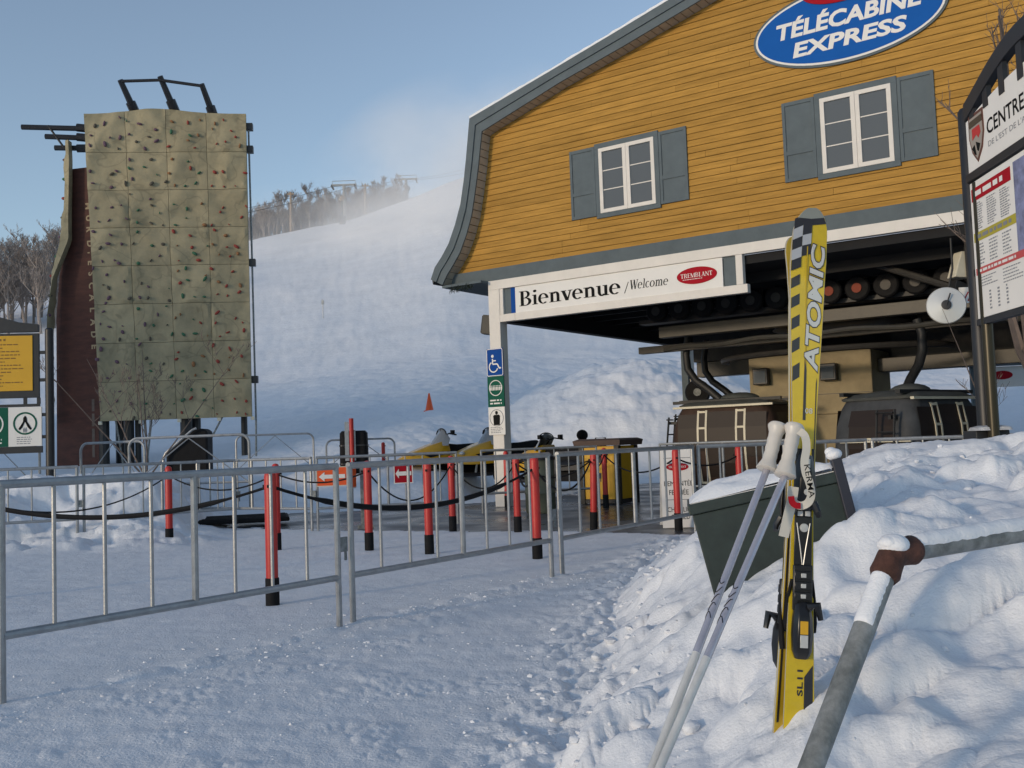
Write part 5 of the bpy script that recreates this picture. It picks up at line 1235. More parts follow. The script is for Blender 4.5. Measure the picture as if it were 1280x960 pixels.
# ------------------------------------------------------------------ broken clods of snow on and below the bank
def clods():
    rgc = random.Random(23); P = []
    for k in range(800):
        y = 1.7 + 9.5 * rgc.random() ** 1.5; u = rgc.gauss(.05, .28) if rgc.random() < .74 else rgc.uniform(.2, 2.4)
        if u < -.55: continue
        x = float(foot(y)) + u; sz = (.007 + .030 * rgc.random() ** 4) * (1 if u > -.1 else .6)
        if x < 1.3 and y < 2.6 and x > .5: continue
        if math.hypot(x - .78, y - 2.96) < .2: continue
        P.append((x, y, sz))
    for k in range(450):
        t = rgc.random(); x = -2.9 + 3.4 * t + rgc.gauss(0, .35); y = 4.3 + 4.6 * t + rgc.gauss(0, .3); P.append((x, y, .004 + .012 * rgc.random() ** 3))
    for k in range(350): P.append((rgc.uniform(-2.2, .3), rgc.uniform(1.9, 6.5), .004 + .008 * rgc.random() ** 3))
    xs = np.array([p[0] for p in P]); ys = np.array([p[1] for p in P]); zs = terrain(xs, ys)[0]
    mb = MB()
    ico = [(0, 0, 1), (.894, 0, .447), (.276, .851, .447), (-.724, .526, .447), (-.724, -.526, .447), (.276, -.851, .447), (.724, .526, -.447), (-.276, .851, -.447), (-.894, 0, -.447), (-.276, -.851, -.447), (.724, -.526, -.447), (0, 0, -1)]
    F = [(0, 1, 2), (0, 2, 3), (0, 3, 4), (0, 4, 5), (0, 5, 1), (1, 6, 2), (2, 7, 3), (3, 8, 4), (4, 9, 5), (5, 10, 1), (2, 6, 7), (3, 7, 8), (4, 8, 9), (5, 9, 10), (1, 10, 6), (6, 11, 7), (7, 11, 8), (8, 11, 9), (9, 11, 10), (10, 11, 6)]
    for (x, y, sz), z in zip(P, zs):
        a = rgc.uniform(0, 6.28); c, s_ = math.cos(a), math.sin(a); ex, ey, ez = rgc.uniform(.8, 1.7), rgc.uniform(.7, 1.1), rgc.uniform(.5, .85)
        V = []
        for p in ico:
            j = rgc.uniform(.75, 1.15); px, py, pz = p[0] * ex * j, p[1] * ey * j, p[2] * ez * j
            V.append((x + (px * c - py * s_) * sz, y + (px * s_ + py * c) * sz, z + (pz + .15) * sz))
        mb.add(V, F)
    o = mb.obj("snow_clods", SNOW_BANK, None, smooth=50); kind(o, "stuff"); tag(o, "broken clods of snow scattered on the bank and along the path", "snow")
clods()

# ------------------------------------------------------------------ skis
def ski_width(u):
    if u < .04: return .0447 * math.sqrt(max(0, 1 - ((.04 - u) / .05) ** 2))
    us = [.04, .25, .65, .95, 1.25, 1.42, 1.49]; ws = [.045, .040, .032, .036, .0485, .0535, .051]
    if u <= 1.49: return float(np.interp(u, us, ws))
    t = (u - 1.49) / .08; return .051 * math.sqrt(max(0, 1 - t * t))
SKI_L = 1.57
def ski_bend(u): return .010 * math.sin(PI * min(1, max(0, u / 1.4))) * -1 + (.055 * ((u - 1.32) / .25) ** 2 if u > 1.32 else 0)
class SkiFrame:
    def __init__(s, tail, tip, side, flip=1):
        s.o = Vector(tail); s.U = (Vector(tip) - s.o).normalized(); s.W = Vector(side); s.W = (s.W - s.U * s.W.dot(s.U)).normalized(); s.N = s.W.cross(s.U)
    def __call__(s, u, w, d=0.0): return s.U * u + s.W * w + s.N * (d + ski_bend(u))
def make_ski(lab, fr, top_m, base_m):
    root = thing("ski", lab, "ski", tuple(fr.o), 0, "pair of yellow skis stuck in the snow")
    us = [SKI_L * k / 80 for k in range(78)] + [1.535, 1.547, 1.556, 1.562, 1.566, 1.5685, 1.57]
    us = sorted(us)
    def shell(d0, d1, k=1.0):
        secs = []
        for u in us:
            w = max(.0008, ski_width(u) * k); th = .5 if u > 1.35 or u < .1 else 1.0
            secs.append([fr(u, -w, d0), fr(u, w, d0), fr(u, w * .985, d1 * (.55 + .45 * th)), fr(u, -w * .985, d1 * (.55 + .45 * th))])
        return MB().loft(secs)
    shell(-.003, .0).obj("base", base_m, root, smooth=40)
    shell(.0005, .007).obj("sidewall", mat("ski_sidewall", (.42, .41, .37), .5), root, smooth=40)
    shell(.0075, .010, .97).obj("top_sheet", top_m, root, smooth=40)
    return root
frA = SkiFrame((.795, 2.955, .30), (.920, 2.985, 1.895), (.99, -.12, 0))
frB = SkiFrame((.765, 3.0, .25), (.925, 3.03, 1.85), (-.93, -.37, 0))
skA = make_ski("yellow ski with black and silver checks, bindings facing the camera", frA, M_SKI, M_SKIBASE)
def topd(u): return .0112 if .1 <= u <= 1.35 else .0112
def decal(name, quads, m, root, fr, d=.0113, n=6):
    mb = MB()
    for q in quads:
        vs = []
        for j in range(n + 1):
            for i in range(n + 1):
                s, t = i / n, j / n
                u = (1 - t) * ((1 - s) * q[0][0] + s * q[1][0]) + t * ((1 - s) * q[3][0] + s * q[2][0]); w = (1 - t) * ((1 - s) * q[0][1] + s * q[1][1]) + t * ((1 - s) * q[3][1] + s * q[2][1])
                vs.append(fr(u, w, d))
        k = n + 1; mb.add(vs, [(j * k + i, j * k + i + 1, (j + 1) * k + i + 1, (j + 1) * k + i) for j in range(n) for i in range(n)])
    return mb.obj(name, m, root, smooth=60)
M_CHK = mat("check_black", (.018, .018, .022), .3, coat=.3)
M_SKISILVER = mat("check_silver", (.50, .51, .52), .25, metal=.4)
wE = lambda u, k=.96: -ski_width(u) * k
# checks: two columns at the shovel, one column down the left edge
blk, sil = [], []
def chk(u0, u1, a, b, sl=.012): return [(u0, a), (u0 + sl, b), (u1 + sl, b), (u1, a)]
for u0, cA in ((1.508, 'b'), (1.478, 's'), (1.448, 'b'), (1.418, 's'), (1.388, 'b')):
    (blk if cA == 'b' else sil).append(chk(u0, u0 + .030, wE(u0), -.022))
for u0, cA in ((1.492, 'b'), (1.462, 's'), (1.432, 'b')):
    (blk if cA == 'b' else sil).append(chk(u0, u0 + .030, -.0215, .004, .006))
for u0, hh in ((1.335, .030), (1.275, .032), (1.21, .034), (1.14, .036), (1.055, .044)): blk.append(chk(u0, u0 + hh, wE(u0), -.024 + (1.335 - u0) * .02, .014))
for q in blk: decal("check_print", [q], M_CHK, skA, frA)
for q in sil: decal("check_print", [q], M_SKISILVER, skA, frA, .0117)
tipb = [[(1.524, -.044), (1.520, 0), (1.538, 0), (1.541, -.036)], [(1.520, 0), (1.524, .044), (1.541, .036), (1.538, 0)]]
decal("tip_band", tipb, M_CHK, skA, frA, .0116)
tcap = MB(); vs = []; us_ = [1.537, 1.544, 1.552, 1.559, 1.564, 1.568]
for u in us_:
    for s in range(9): vs.append(frA(u + (.003 * abs(s / 4 - 1) if u < 1.54 else 0), ski_width(u) * .95 * (s / 4 - 1), .0114))
tcap.add(vs, [(j * 9 + i, j * 9 + i + 1, (j + 1) * 9 + i + 1, (j + 1) * 9 + i) for j in range(len(us_) - 1) for i in range(8)]); tcap.obj("tip_cap", mat("tip_grey", (.22, .24, .22), .3), skA, smooth=60)
# big silver lettering with a black outline, reading up the ski
for nm, m, bo, dd in (("lettering_outline", M_CHK, .062, .0116), ("lettering", M_SILVER, .030, .0123)):
    v, f = text_data("ATOMIC", 1.0, bo, .22); x0 = min(p[0] for p in text_data("ATOMIC", 1.0, .030, .22)[0]); L_ = .345 / 3.62
    mb = MB(); mb.add([frA(1.085 + (p[0] - x0) * L_, .032 + (p[0] - x0) * L_ * .035 - p[1] * .054, dd) for p in v], f); mb.obj(nm, m, skA, smooth=0)
decal("centre_strip", [[(.94, -.006), (.94, .002), (1.09, .002), (1.13, -.004)]], M_CHK, skA, frA, .0116)
decal("centre_ridge", [[(1.09, -.0015), (1.09, .0015), (1.46, -.004), (1.46, -.007)]], mat("ski_yellow_shade", (.42, .29, .008), .3), skA, frA, .0115)
decal("side_stripe", [[(.80, .027), (.80, .030), (1.07, .033), (1.05, .030)]], M_CHK, skA, frA, .0116)
text("lettering", "80", M_SILVER, skA, lambda a, b, d=0: frA(.96 + b, .022 - a, .0118), height=.016)
decal("tail_check", [[(.02, .012), (.02, .038), (.225, .036), (.19, .012)]], M_CHK, skA, frA, .0116)
text("lettering", "SL11", M_CHK, skA, lambda a, b, d=0: frA(.135 + a, .008 - b, .0118), width=.075, height=.016, bold=.02)
# bindings
def fbox(fr, u0, u1, w0, w1, d0, d1, tu=0.0, tw_=0.0):
    mb = MB(); mb.loft([[fr(u0, w0, d0), fr(u1, w0, d0), fr(u1, w1, d0), fr(u0, w1, d0)], [fr(u0 + tu, w0 + tw_, d1), fr(u1 - tu, w0 + tw_, d1), fr(u1 - tu, w1 - tw_, d1), fr(u0 + tu, w1 - tw_, d1)]]); return mb
class Remap:
    def __init__(s, fr): s.fr = fr; s.N = fr.N
    def __call__(s, u, w, d=0.0): return s.fr(float(np.interp(u, [0, .125, .30, .405, .555, .60, .80, 1.0], [.10, .245, .41, .515, .655, .68, .855, 1.05])), w * .82, .0075 + (d - .0075) * .85)
def binding(root, fr):
    fr = Remap(fr)
    def P(nm, m, *a, bev=.004, **k): return fbox(fr, *a, **k).obj(nm, m, root, smooth=30, bevel=bev)
    P("riser_plate", M_BLACKPLASTIC, .30, .80, -.029, .029, .011, .022)
    P("toe_base", M_BLACKPLASTIC, .60, .80, -.033, .033, .0225, .038)
    mb = MB()
    secs = []
    for u, w, h in ((.585, .026, .045), (.61, .036, .060), (.66, .040, .070), (.72, .036, .072), (.775, .026, .058), (.80, .016, .045)):
        secs.append([fr(u, -w, .0385), fr(u, -w * .95, h * .75), fr(u, -w * .5, h), fr(u, w * .5, h), fr(u, w * .95, h * .75), fr(u, w, .0385)])
    mb.loft(secs); mb.obj("toe_piece", M_BLACKPLASTIC, root, smooth=50, bevel=.002)
    P("toe_window", M_SILVER, .70, .765, -.009, .012, .0735, .0755, bev=.001)
    mb = MB(); mb.lathe([(.010, 0), (.009, .004), (.0, .0045)], fr(.655, .004, .0725), fr.N, 14); mb.obj("toe_screw", M_SILVER, root)
    for sw in (-1, 1):
        mb = MB(); mb.tube([fr(.62, sw * .030, .05), fr(.585, sw * .043, .058), fr(.56, sw * .050, .05)], [.012, .011, .008], 8); mb.obj("toe_wing", M_BLACKPLASTIC, root)
    P("tongue_tag", M_SKI, .775, .83, -.004, .020, .045, .052, bev=.002)
    P("anti_friction_plate", M_BLACKPLASTIC, .555, .60, -.028, .028, .0225, .031)
    for w in (-.012, .014): P("white_pad", M_SIGNWHITE, .558, .585, w - .009, w + .009, .0315, .034, bev=.001)
    P("plate", M_BLACKPLASTIC, .40, .555, -.031, .031, .0225, .028)
    mb = MB(); mb.lathe([(.013, 0), (.012, .003), (.0, .0035)], fr(.52, .003, .0282), fr.N, 18); mb.obj("plate_disc", M_SILVER, root)
    for sw in (-1, 1):
        mb = MB(); mb.tube([fr(.405, sw * .002, .0305), fr(.46, sw * .010, .0305), fr(.535, sw * .023, .0305)], .0018, 6); mb.obj("plate_rib", M_SILVER, root)
    P("heel_track", M_BLACKPLASTIC, .27, .405, -.034, .034, .0225, .040)
    for u in (.375, .345, .315):
        P("track_buckle", M_BLACKPLASTIC, u - .012, u + .012, -.030, .030, .0405, .048, bev=.002)
        P("track_plate", M_SILVER, u - .006, u + .006, -.008, .010, .0485, .050, bev=.0008)
    mb = MB(); secs = []
    for u, w, h in ((.125, .024, .050), (.15, .034, .072), (.20, .037, .082), (.25, .034, .080), (.285, .028, .066), (.30, .020, .05)):
        secs.append([fr(u, -w, .0235), fr(u, -w * .95, h * .75), fr(u, -w * .55, h), fr(u, w * .55, h), fr(u, w * .95, h * .75), fr(u, w, .0235)])
    mb.loft(secs); mb.obj("heel_piece", M_BLACKPLASTIC, root, smooth=50, bevel=.002)
    P("heel_label", M_SIGNYELLOW, .205, .245, -.013, .014, .0815, .0835, bev=.001)
    P("heel_window", M_SILVER, .165, .203, -.013, .014, .0820, .0838, bev=.001)
    mb = MB(); mb.tube([fr(.285, .02, .06), fr(.295, .045, .075), (fr(.25, .058, .07))], [.014, .013, .008], 8); mb.obj("heel_lever", M_BLACKPLASTIC, root)
    for sw in (-1, 1):
        mb = MB(); mb.tube([fr(.36, sw * .035, .020), fr(.30, sw * .047, .004), fr(.23, sw * .050, -.012), fr(.20, sw * .05, -.02)], [.005, .005, .009, .008], 8); mb.obj("brake_arm", M_BLACK, root)
binding(skA, frA)
skB = make_ski("yellow ski turned base outward, left of its twin and lower in the snow", frB, M_SKI, M_SKIBASE)
binding(skB, frB)
class Base:
    def __init__(s, fr): s.fr = fr
    def __call__(s, u, w, d=0.0): return s.fr(u, -w, -.0038 - d)
fB = Base(frB)
def decalB(name, q, m, d=.0): 
    mb = MB(); n = 8; vs = []
    for j in range(n + 1):
        for i in range(3):
            t = j / n; s = i / 2; a = [q[0][k] + (q[3][k] - q[0][k]) * t for k in (0, 1)]; b = [q[1][k] + (q[2][k] - q[1][k]) * t for k in (0, 1)]
            vs.append(fB(a[0] + (b[0] - a[0]) * s, a[1] + (b[1] - a[1]) * s, d))
    mb.add(vs, [(j * 3 + i, j * 3 + i + 1, (j + 1) * 3 + i + 1, (j + 1) * 3 + i) for j in range(n) for i in range(2)]); return mb.obj(name, m, skB, smooth=0)
decalB("base_stripe", [(.10, -.039), (.10, -.031), (.80, -.022), (.80, -.029)], M_CHK)
decalB("base_panel", [(.14, .018), (.14, .034), (.26, .034), (.26, .018)], M_CHK)
v, f = text_data("ATOMIC", 1.0, .03, .2)
mb = MB(); mb.add([fB(.56 + p[0] * .052, .012 - p[1] * .032, .0006) for p in v], f); mb.obj("base_lettering", M_CHK, skB, smooth=0)

# ------------------------------------------------------------------ ski poles
M_GRIP = mat("grip_white", (.62, .58, .52), .35, var=.05, vs=30)
M_SHAFT = mat("shaft_lavender", (.52, .51, .57), .25, metal=.5, var=.1, vs=20)
M_SHAFTW = mat("shaft_white", (.66, .65, .62), .3, metal=.2, var=.12, vs=20)
M_STRAP = mat("strap_cream", (.60, .57, .50), .7)
def ski_pole(top, gb, end, lab):
    top, gb, end = Vector(top), Vector(gb), Vector(end)
    p = thing("ski_pole", lab, "ski pole", tuple(top), 0, "pair of ski poles leaning on the skis")
    T = Vector((0, 0, 0)); G = gb - top; E = end - top; ax = (G - T); L = ax.length; ax = ax.normalized()
    mb = MB(); mb.lathe([(.004, -.006), (.024, -.005), (.0285, .002), (.0265, .010), (.0205, .024), (.0195, .036), (.0205, .048), (.0188, .060), (.0202, .072), (.0185, .084), (.0198, .096), (.019, .106), (.0225, .116), (.029, L - .008), (.031, L - .002), (.028, L), (.010, L + .001)], T, ax, 20); mb.obj("grip", M_GRIP, p, smooth=50)
    a2 = (E - G).normalized(); tot = (E - G).length
    MB().tube([G - a2 * .01, G + a2 * .62], [.0100, .0104], 14).obj("upper_shaft", M_SHAFT, p)
    MB().tube([G + a2 * .62, G + a2 * (tot - .06)], [.0108, .0104], 14).obj("lower_shaft", M_SHAFTW, p)
    MB().tube([G + a2 * (tot - .06), G + a2 * tot], [.006, .002], 10).obj("tip", M_GALVDARK, p)
    mb = MB(); mb.lathe([(.008, 0), (.044, .008), (.046, .012), (.008, .014)], G + a2 * (tot - .08), a2, 20); mb.obj("basket", M_BLACKPLASTIC, p)
    for k in range(5):
        u = .40 + k * .028; c = G + a2 * u; s = a2.cross(Vector((0, -1, 0))).normalized(); q = s.cross(a2)
        mb = MB(); mb.tube([c + (s * math.cos(a) - Vector((0, 0, 0)) + q * math.sin(a)) * .0110 + a2 * (.012 * math.sin(a * 2 + k)) for a in [x * .35 - 1.4 for x in range(9)]], .0011, 4); mb.obj("shaft_print", M_PRINTBLACK, p)
    return p
E1, E2 = (.130, 2.05, .17), (.205, 2.08, .19)
pA = ski_pole((.765, 2.885, 1.222), (.716, 2.845, 1.098), (.062, 2.06, gz(.085, 2.06) - .05), "left ski pole with a white grip leaning by the skis")
pB = ski_pole((.803, 2.85, 1.218), (.756, 2.805, 1.080), (.050, 2.02, gz(.110, 2.03) - .05), "right ski pole with a white grip and a lettered strap")
def smooth_path(P, k=5):
    P = [Vector(p) for p in P]; P = [P[0]] + P + [P[-1]]; out = []
    for i in range(1, len(P) - 2):
        a, b, c, d = P[i - 1], P[i], P[i + 1], P[i + 2]
        for j in range(k):
            t = j / k; out.append(.5 * ((2 * b) + (c - a) * t + (2 * a - 5 * b + 4 * c - d) * t * t + (3 * b - a - 3 * c + d) * t ** 3))
    return out + [P[-2]]
def strap(parent, pts, w, m, side=(1, -.3, 0), nm="strap", org=None):
    org = Vector(org); pts = [q - org for q in smooth_path(pts)]; mb = MB(); vs = []
    for i, q in enumerate(pts):
        t = (pts[min(i + 1, len(pts) - 1)] - pts[max(0, i - 1)]).normalized(); s = Vector((0, -1, 0)).cross(t)
        s = s.normalized() * w / 2 if s.length > .01 else Vector(side) * w / 2
        nn = s.cross(t).normalized() * .0012
        vs += [q - s - nn, q + s - nn, q + s + nn, q - s + nn]
    n = len(pts); fs = [(4 * i + k, 4 * i + (k + 1) % 4, 4 * i + 4 + (k + 1) % 4, 4 * i + 4 + k) for i in range(n - 1) for k in range(4)] + [(3, 2, 1, 0), (4 * n - 4, 4 * n - 3, 4 * n - 2, 4 * n - 1)]
    mb.add(vs, fs); return mb.obj(nm, m, parent, smooth=50)
oB = (.803, 2.85, 1.218)
strap(pB, [(.806, 2.83, 1.208), (.818, 2.805, 1.190), (.816, 2.79, 1.155), (.806, 2.78, 1.12), (.806, 2.775, 1.09), (.814, 2.77, 1.06), (.817, 2.77, 1.03), (.810, 2.775, 1.008), (.796, 2.785, .998), (.782, 2.79, 1.000), (.770, 2.795, 1.012)], .022, M_STRAP, org=oB)
strap(pB, [(.778, 2.80, 1.05), (.770, 2.80, 1.01), (.757, 2.80, .965), (.742, 2.80, .912)], .028, M_STRAP, nm="strap_tail", org=oB)
strap(pB, [(.764, 2.782, 1.025), (.766, 2.780, 1.008), (.776, 2.778, .999), (.788, 2.778, .998)], .017, M_SIGNRED, nm="red_keeper", org=oB)
f = plane_fn(Vector((.8045, 2.760, 1.112)) - Vector(oB), (.11, 0, -1), (1, 0, .11), (0, -1, 0))
text("lettering", "KERMA", M_PRINTBLACK, pB, lambda a, b, d=0: f(a, b - .008, .006), width=.092, height=.016, bold=.008)

# ------------------------------------------------------------------ snowy handrail
hr = thing("handrail", "galvanised pipe handrail with a rusty elbow and snow on top", "railing", (.895, 2.40, .905))
el = Vector((0, 0, 0)); lo_ = Vector((0.612, 2.15, 0.4907)) - Vector((.905, 2.40, .905)); lo2 = lo_ * 1.6
rt = Vector((1.33, 2.60, .925)) - Vector((.905, 2.40, .905)); rt2 = rt * 4.2
MB().tube([lo_.normalized() * .03, lo2], .0255, 20).obj("lower_pipe", M_GALVDARK, hr)
MB().tube([rt.normalized() * .03, rt2], .0265, 20).obj("upper_pipe", M_GALVDARK, hr)
for q in (lo2, rt2): MB().tube([q + Vector((0, 0, -.0)), q + Vector((0, 0, -1.2))], .029, 16).obj("stanchion", M_GALVDARK, hr)
a, b = lo_.normalized(), rt.normalized()
mb = MB(); mb.tube([a * .075, a * .06, a * .04, a * .015, (a + b) * .004, b * .015, b * .045, b * .062, b * .075], [.029, .036, .034, .033, .034, .033, .034, .036, .029], 20); mb.obj("elbow", M_RUST, hr, smooth=60)
def snow_on(pts, w, h, name, seed):
    rgx = random.Random(seed); secs = []; n = len(pts)
    for i, p in enumerate(pts):
        t = (pts[min(i + 1, n - 1)] - pts[max(0, i - 1)]).normalized(); s = t.cross(Vector((0, 0, 1))).normalized(); u = s.cross(t).normalized()
        e = min(1, min(i, n - 1 - i) / 2 + .25); hh = h * (.85 + .3 * rgx.random()) * e; lo_a = 16 + 9 * rgx.random()
        sec = []
        for k in range(9):
            an = math.radians(lo_a + (180 - 2 * lo_a) * k / 8); f_ = 1.012 + (hh / w) * max(0, math.sin((an - math.radians(lo_a)) / (1 - lo_a / 90))) ** .5; sec.append(p + s * (math.cos(an) * w * f_) + u * (math.sin(an) * w * f_))
        for k in range(7):
            an = math.radians(150 - 120 * k / 6); sec.append(p + s * (math.cos(an) * w * .95) + u * (math.sin(an) * w * .95))
        secs.append(sec)
    return MB().loft(secs).obj(name, SNOW_CAP, hr, smooth=70)
snow_on([a * (.06 + .15 * k / 24) for k in range(25)], .0248, .005, "snow_strip", 4)
snow_on([b * (.06 + 1.95 * k / 120) for k in range(121)], .0268, .012, "snow_strip", 5)
mb = MB(); mb.ell((0.002, .0, .020), (.038, .036, .026), 22, 12); mb.ell((-.012, -.01, .026), (.024, .024, .016), 14, 8); o = mb.obj("snow_knob", SNOW_CAP, hr, smooth=80)

# ------------------------------------------------------------------ up on the slope: poles, lift towers, cables, snow gun
def on_hill(x, y, d=0.0): return (x, y, gz(x, y) - d)
for x, h, lab in ((-41.4, 8.2, "pale wooden pole at the slope's edge, left of the lift tower"), (-27.0, 6.2, "pale wooden pole before the ridge trees, right of the lift tower")):
    o = thing("utility_pole", lab, "pole", on_hill(x, 189, .5), 0, "wooden poles on the slope")
    MB().tube([(0, 0, 0), (.15, 0, h)], [.26, .19], 10).obj("shaft", M_WOODPOLE, o)
    MB().bx(-.55, .75, -.12, .12, h - .5, h - .25).obj("crossarm", M_WOODPOLE, o, smooth=0)
    for xx in (-.45, .1, .65): MB().tube([(xx, 0, h - .25), (xx, 0, h + .05)], .08, 6).obj("insulator", M_DARKSTEEL, o)
TG = "chairlift towers above the slope"
def lift_tower(x, y, h, lab):
    o = thing("lift_tower", lab, "lift tower", on_hill(x, y, .6), 0, TG)
    n = MB(); n.lathe([(.45, 0), (.28, h)], (0, 0, 0), n=14); n.obj("shaft", M_GALVDARK, o)
    MB().bx(-2.4, 2.4, -.2, .2, h - .05, h + .25).obj("crossarm", M_GALVDARK, o, smooth=0)
    for xx in (-2.2, 2.2):
        MB().bx(xx - .12, xx + .12, -1.3, 1.3, h - .5, h - .25).obj("sheave_beam", M_DARKSTEEL, o, smooth=0)
        for k in range(4):
            n = MB(); n.lathe([(.2, -.06), (.2, .06)], (xx, -1.05 + .7 * k, h - .18), (1, 0, 0), 12); n.obj("sheave", M_BLACK, o)
        MB().tube([(xx, 0, h + .25), (xx, 0, h + .9), (0, 0, h + .9)], .06, 6).obj("catwalk_rail", M_GALVDARK, o)
    mb = MB()
    for k in range(10): mb.tube([(-.32, -.32, 1 + k * .6), (.32, -.32, 1 + k * .6)], .03, 4)
    mb.obj("ladder", M_GALVDARK, o, smooth=0)
    return Vector(o.location) + Vector((0, 0, h - .1))
tA = lift_tower(-30.8, 188, 7.2, "lift tower with a wide crossarm on the slope's edge, in front of the trees")
tB = lift_tower(-20.6, 205, 7.8, "farther lift tower half lost in blown snow")
tC = Vector((-4, 238, gz(-4, 238) + 12)); tD = Vector((-52, 150, gz(-52, 150) + 9))
for sx in (-2.2, 2.2):
    pts = []
    for p, q in ((tD, tA), (tA, tB), (tB, tC)):
        for k in range(9):
            t = k / 8; v = p.lerp(q, t) + Vector((sx, 0, -1.2 * 4 * t * (1 - t) * .5)); pts.append(v)
    base = pts[0].copy(); o = MB().tube([v - base for v in pts], .035, 5).obj("lift_cable", M_DARKSTEEL); o.location = base; tag(o, "thin chairlift cable on the %s end of the towers' crossarms" % ("left" if sx < 0 else "right"), "cable", "chairlift cables")
sg = thing("snow_gun", "dark snow gun with a padded base at the slope's edge below the lift tower", "snow gun", on_hill(-30.4, 183, .3))
MB().tube([(0, 0, 0), (0, 0, 5.2)], [.22, .14], 10).obj("mast", M_DARKSTEEL, sg)
mb = MB(); mb.loft([rrect(.55, .5, .2, .2), rrect(.55, .5, .2, 1.7)]); mb.obj("base_pad", M_BLACK, sg)
mb = MB(); mb.lathe([(.30, -.5), (.42, -.3), (.42, .3), (.36, .5)], (0, 0, 5.1), (.5, -.8, .3), 18); mb.obj("barrel", M_WOODPOLE, sg)
mk = thing("marker_post", "small grey marker post alone on the open slope", "post", on_hill(-17.9, 95, .1))
MB().tube([(0, 0, 0), (0, 0, 1.9)], .04, 6).obj("shaft", M_GALV, mk); MB().bx(-.12, .12, -.03, .03, 1.4, 1.8).obj("flag", M_GALV, mk, smooth=0)

# ------------------------------------------------------------------ bare trees
def tree_meshes(seed, H, n_limbs, twig_r, spread=.42, sub_n=5, multi=1):
    rgx = random.Random(seed); tr, cr = MB(), MB()
    def branch(mb, p, d, L, r, depth):
        pts = [p]; dd = d.copy(); n = 3 if depth < 2 else 2
        for k in range(n):
            dd = (dd + Vector((rgx.uniform(-.22, .22), rgx.uniform(-.22, .22), rgx.uniform(-.02, .22)))).normalized(); pts.append(pts[-1] + dd * (L / n))
        mb.tube(pts, [max(twig_r, r * (1 - .75 * k / n)) for k in range(n + 1)], 4 if depth < 1 else 3, cap=False)
        if depth < 3:
            for k in range(sub_n if depth < 2 else 3):
                t = rgx.uniform(.25, 1.0); i = min(int(t * n), n - 1); q = pts[i].lerp(pts[i + 1], t * n - i)
                ang = rgx.uniform(0, 2 * PI); side = Vector((math.cos(ang), math.sin(ang), rgx.uniform(.2, .9)))
                branch(mb, q, (dd * .6 + side * .65).normalized(), L * rgx.uniform(.38, .62), r * .45, depth + 1)
    for m in range(multi):
        lean = Vector((rgx.uniform(-.1, .1), rgx.uniform(-.1, .1), 0)) if multi == 1 else Vector((rgx.uniform(-.6, .6), rgx.uniform(-.6, .6), 0))
        tp = [Vector((0, 0, 0))]
        for k in range(5): tp.append(tp[-1] + Vector((rgx.uniform(-.05, .05) * H / 5, rgx.uniform(-.05, .05) * H / 5, H * .9 / 5)) + lean * (H / 5))
        R0_ = H * (.016 if multi == 1 else .006)
        tr.tube(tp, [R0_ * (1.15 - .2 * k) for k in range(6)], 6)
        for k in range(n_limbs):
            t = rgx.uniform(.22, 1.0) * 5; i = min(int(t), 4); q = tp[i].lerp(tp[i + 1], t - i); ang = rgx.uniform(0, 2 * PI)
            d = Vector((math.cos(ang) * spread * 1.6, math.sin(ang) * spread * 1.6, rgx.uniform(.5, 1.1))).normalized()
            branch(cr, q, d, H * rgx.uniform(.20, .34) * (1.15 - .55 * t / 5), R0_ * .45, 0)
    return tr, cr
M_FARBARK = mat("hazed_far_bark", (0.27, 0.235, 0.215), 0.9, var=0.25, vs=6, rnd=0.2)  # bark paled so its colour carries the distance haze
protos = []
for s in range(5):
    tr, cr = tree_meshes(100 + s, 9.0, 17, .011, sub_n=6)
    t = thing("bare_tree", "x", "tree", (0, 0, 0)); tr.obj("trunk", M_FARBARK, t); cr.obj("crown", M_FARBARK, t, smooth=0); protos.append(t)
tu = set()
def plant(x, y, sc, lab, group):
    k = rgt.randrange(5)
    if k not in tu: o = protos[k]; tu.add(k)
    else: o = dup(protos[k])
    o["label"] = lab; o["group"] = group; o.location = (x, y, gz(x, y) - .3); o.rotation_euler = (0, 0, rgt.uniform(0, 6.28)); o.scale = (sc * rgt.uniform(.9, 1.15),) * 2 + (sc,)
for row_, (y0, n) in enumerate(((192, 46), (198, 46), (206, 46))):
    for k in range(n):
        x = -58 + (38.0) * (k + rgt.random()) / n; y = y0 + rgt.uniform(-2.5, 2.5)
        plant(x, y, rgt.uniform(.62, .95) * (1 - .35 * max(0, (x + 34) / 14)), "bare grey-brown tree on the ridge above the ski slope", "bare trees along the ridge")
for row_, (y0, n) in enumerate(((118, 16), (126, 18), (136, 18))):
    for k in range(n):
        x = -78 + 24 * (k + rgt.random()) / n
        plant(x, y0 + rgt.uniform(-3, 3), rgt.uniform(.95, 1.35), "bare grey tree in the wood behind the yellow info board", "bare trees left of the climbing tower")
def shrub(x, y, H, seed, lab, nm="bare_shrub", multi=5, limbs=3, r=.004, cat="shrub", z=None):
    tr, cr = tree_meshes(seed, H, limbs, r, .45, 3, multi)
    t = thing(nm, lab, cat, (x, y, (gz(x, y) if z is None else z) - .1)); tr.obj("trunk", M_BARK, t); cr.obj("crown", M_BARK, t, smooth=0)
shrub(-7.6, 20.6, 3.0, 31, "bare shrub with thin branches in front of the climbing tower's lower left panels")
shrub(5.6, 10.9, 2.3, 32, "bare shrub behind the tall sign post at the right", multi=3, limbs=2, r=.0022)
shrub(5.95, 11.2, 6.6, 35, "thin bare sapling reaching up beside the CENTRE DE sign", "bare_sapling", 1, 8, .0028, "tree")
